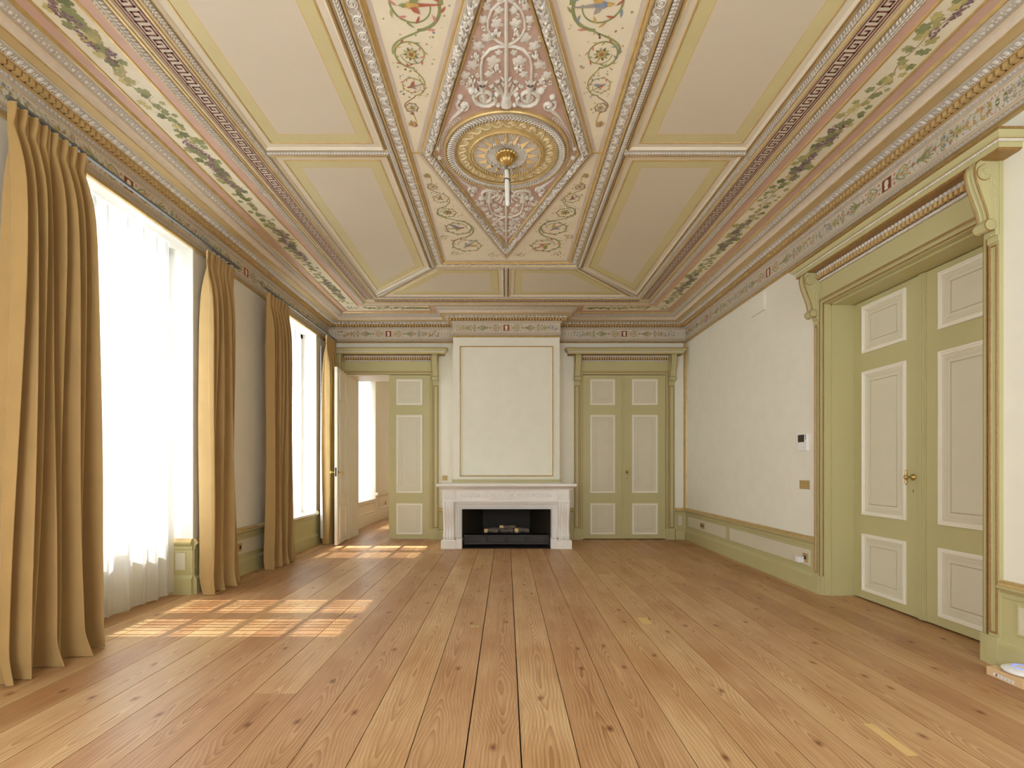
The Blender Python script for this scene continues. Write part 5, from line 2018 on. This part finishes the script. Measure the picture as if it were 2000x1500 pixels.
IC = empty('intercom', (3.08, 5.19, 1.5), 'white intercom handset with dark screen on the wall by the near double door', 'intercom')
part(plate(mr, 5.105, 5.262, 1.420, 1.588, .028, 'plastic', .004), 'housing', IC)
b = MB()
b.box(5.150, 5.258, 1.508, 1.584, .028, .0295, 'darkhole', mr)
b.box(5.164, 5.246, 1.518, 1.574, .0295, .0302, 'screen', mr)
part(b, 'screen', IC, 'dark screen')
b = MB()
for k in range(4):
    b = MB()
    b.box(5.116, 5.132, 1.535 + .012 * k, 1.542 + .012 * k, .028, .031, 'print', mr)
    part(b, 'button', IC)
b = MB()
b.poly([mr(5.150, 1.444, .0288), mr(5.172, 1.444, .0288), mr(5.161, 1.462, .0288)], 'greyflat')
part(b, 'printed_mark', IC)

b = plate(mr, 5.955, 6.28, 3.130, 3.345, .032, 'wall', .004)
tag(b.build('wall_box'), 'flat cream box fixed high on the right wall under the cornice', 'wall box')

# ================================================================== things on the floor
BX = empty('cardboard_box', (3.0, 2.9, 0), 'flat pale cardboard box on the floor at the right picture edge', 'box')
b = MB()
b.box(2.895, 3.055, 2.800, 3.010, .001, .052, 'cardboard')
b.poly([(2.8945, 3.008, .050), (2.8945, 2.972, .018), (2.8945, 2.968, .018), (2.8945, 3.004, .051)], 'logwood')
b.poly([(2.8945, 2.803, .003), (2.8945, 2.850, .048), (2.8945, 2.846, .049), (2.8945, 2.801, .005)], 'logwood')
part(b, 'carton', BX)
b = MB()
b.poly([(2.8942, 2.940, .010), (2.8942, 2.845, .010), (2.8942, 2.845, .028), (2.8942, 2.940, .028)], 'sticker')
for k in range(4):
    b.poly([(2.8940, 2.936 - .022 * k, .014), (2.8940, 2.920 - .022 * k, .014), (2.8940, 2.920 - .022 * k, .016), (2.8940, 2.936 - .022 * k, .016)], 'print')
    b.poly([(2.8940, 2.936 - .022 * k, .020), (2.8940, 2.922 - .022 * k, .020), (2.8940, 2.922 - .022 * k, .022), (2.8940, 2.936 - .022 * k, .022)], 'print')
part(b, 'address_label', BX, 'white label with grey print')
b = MB()
b.poly([(2.8942, 2.968, .014), (2.8942, 2.946, .014), (2.8942, 2.946, .030), (2.8942, 2.968, .030)], 'sticker')
b.poly([(2.8940, 2.955, .014), (2.8940, 2.946, .014), (2.8940, 2.946, .028), (2.8940, 2.951, .030)], 'printblue')
part(b, 'picture_label', BX, 'small white and blue picture label')
AP = empty('ceiling_access_point', (2.99, 2.895, .053), 'round white disc device with a blue light ring lying on the cardboard box', 'wireless device')
b = MB()
b.lathe([(.060, .0), (.094, .006), (.100, .014), (.098, .022), (.085, .030), (.060, .036), (.030, .039), (.004, .040)], (2.995, 2.885, .053), 'plastic', 40)
part(b, 'housing', AP)
b = MB()
rows = []
for r, h in ((.050, .0378), (.050, .0395), (.054, .0390), (.054, .037)):
    rows.append([(2.995 + r * cos(2 * pi * k / 40), 2.885 + r * sin(2 * pi * k / 40), .053 + h) for k in range(40)])
b.grid(rows, 'bluelight', True, cv=True)
part(b, 'light_ring', AP, 'blue light ring')
for i, (x, lab) in enumerate(((-.263, 'left of the two small pale green tabs on the floorboards'), (-.227, 'right of the two small pale green tabs, nearer the dark board gap'))):
    t = MB()
    t.box(x - .013, x + .013, 3.895, 3.925, .0, .0015, 'palegreen')
    t.box(x - .003, x + .003, 3.907, 3.913, .0015, .002, 'print')
    tag(t.build('floor_tab'), lab, 'tab', 'pale floor tabs')

# parent offset for sub-parts (they were written in world coordinates)
bpy.context.view_layer.update()
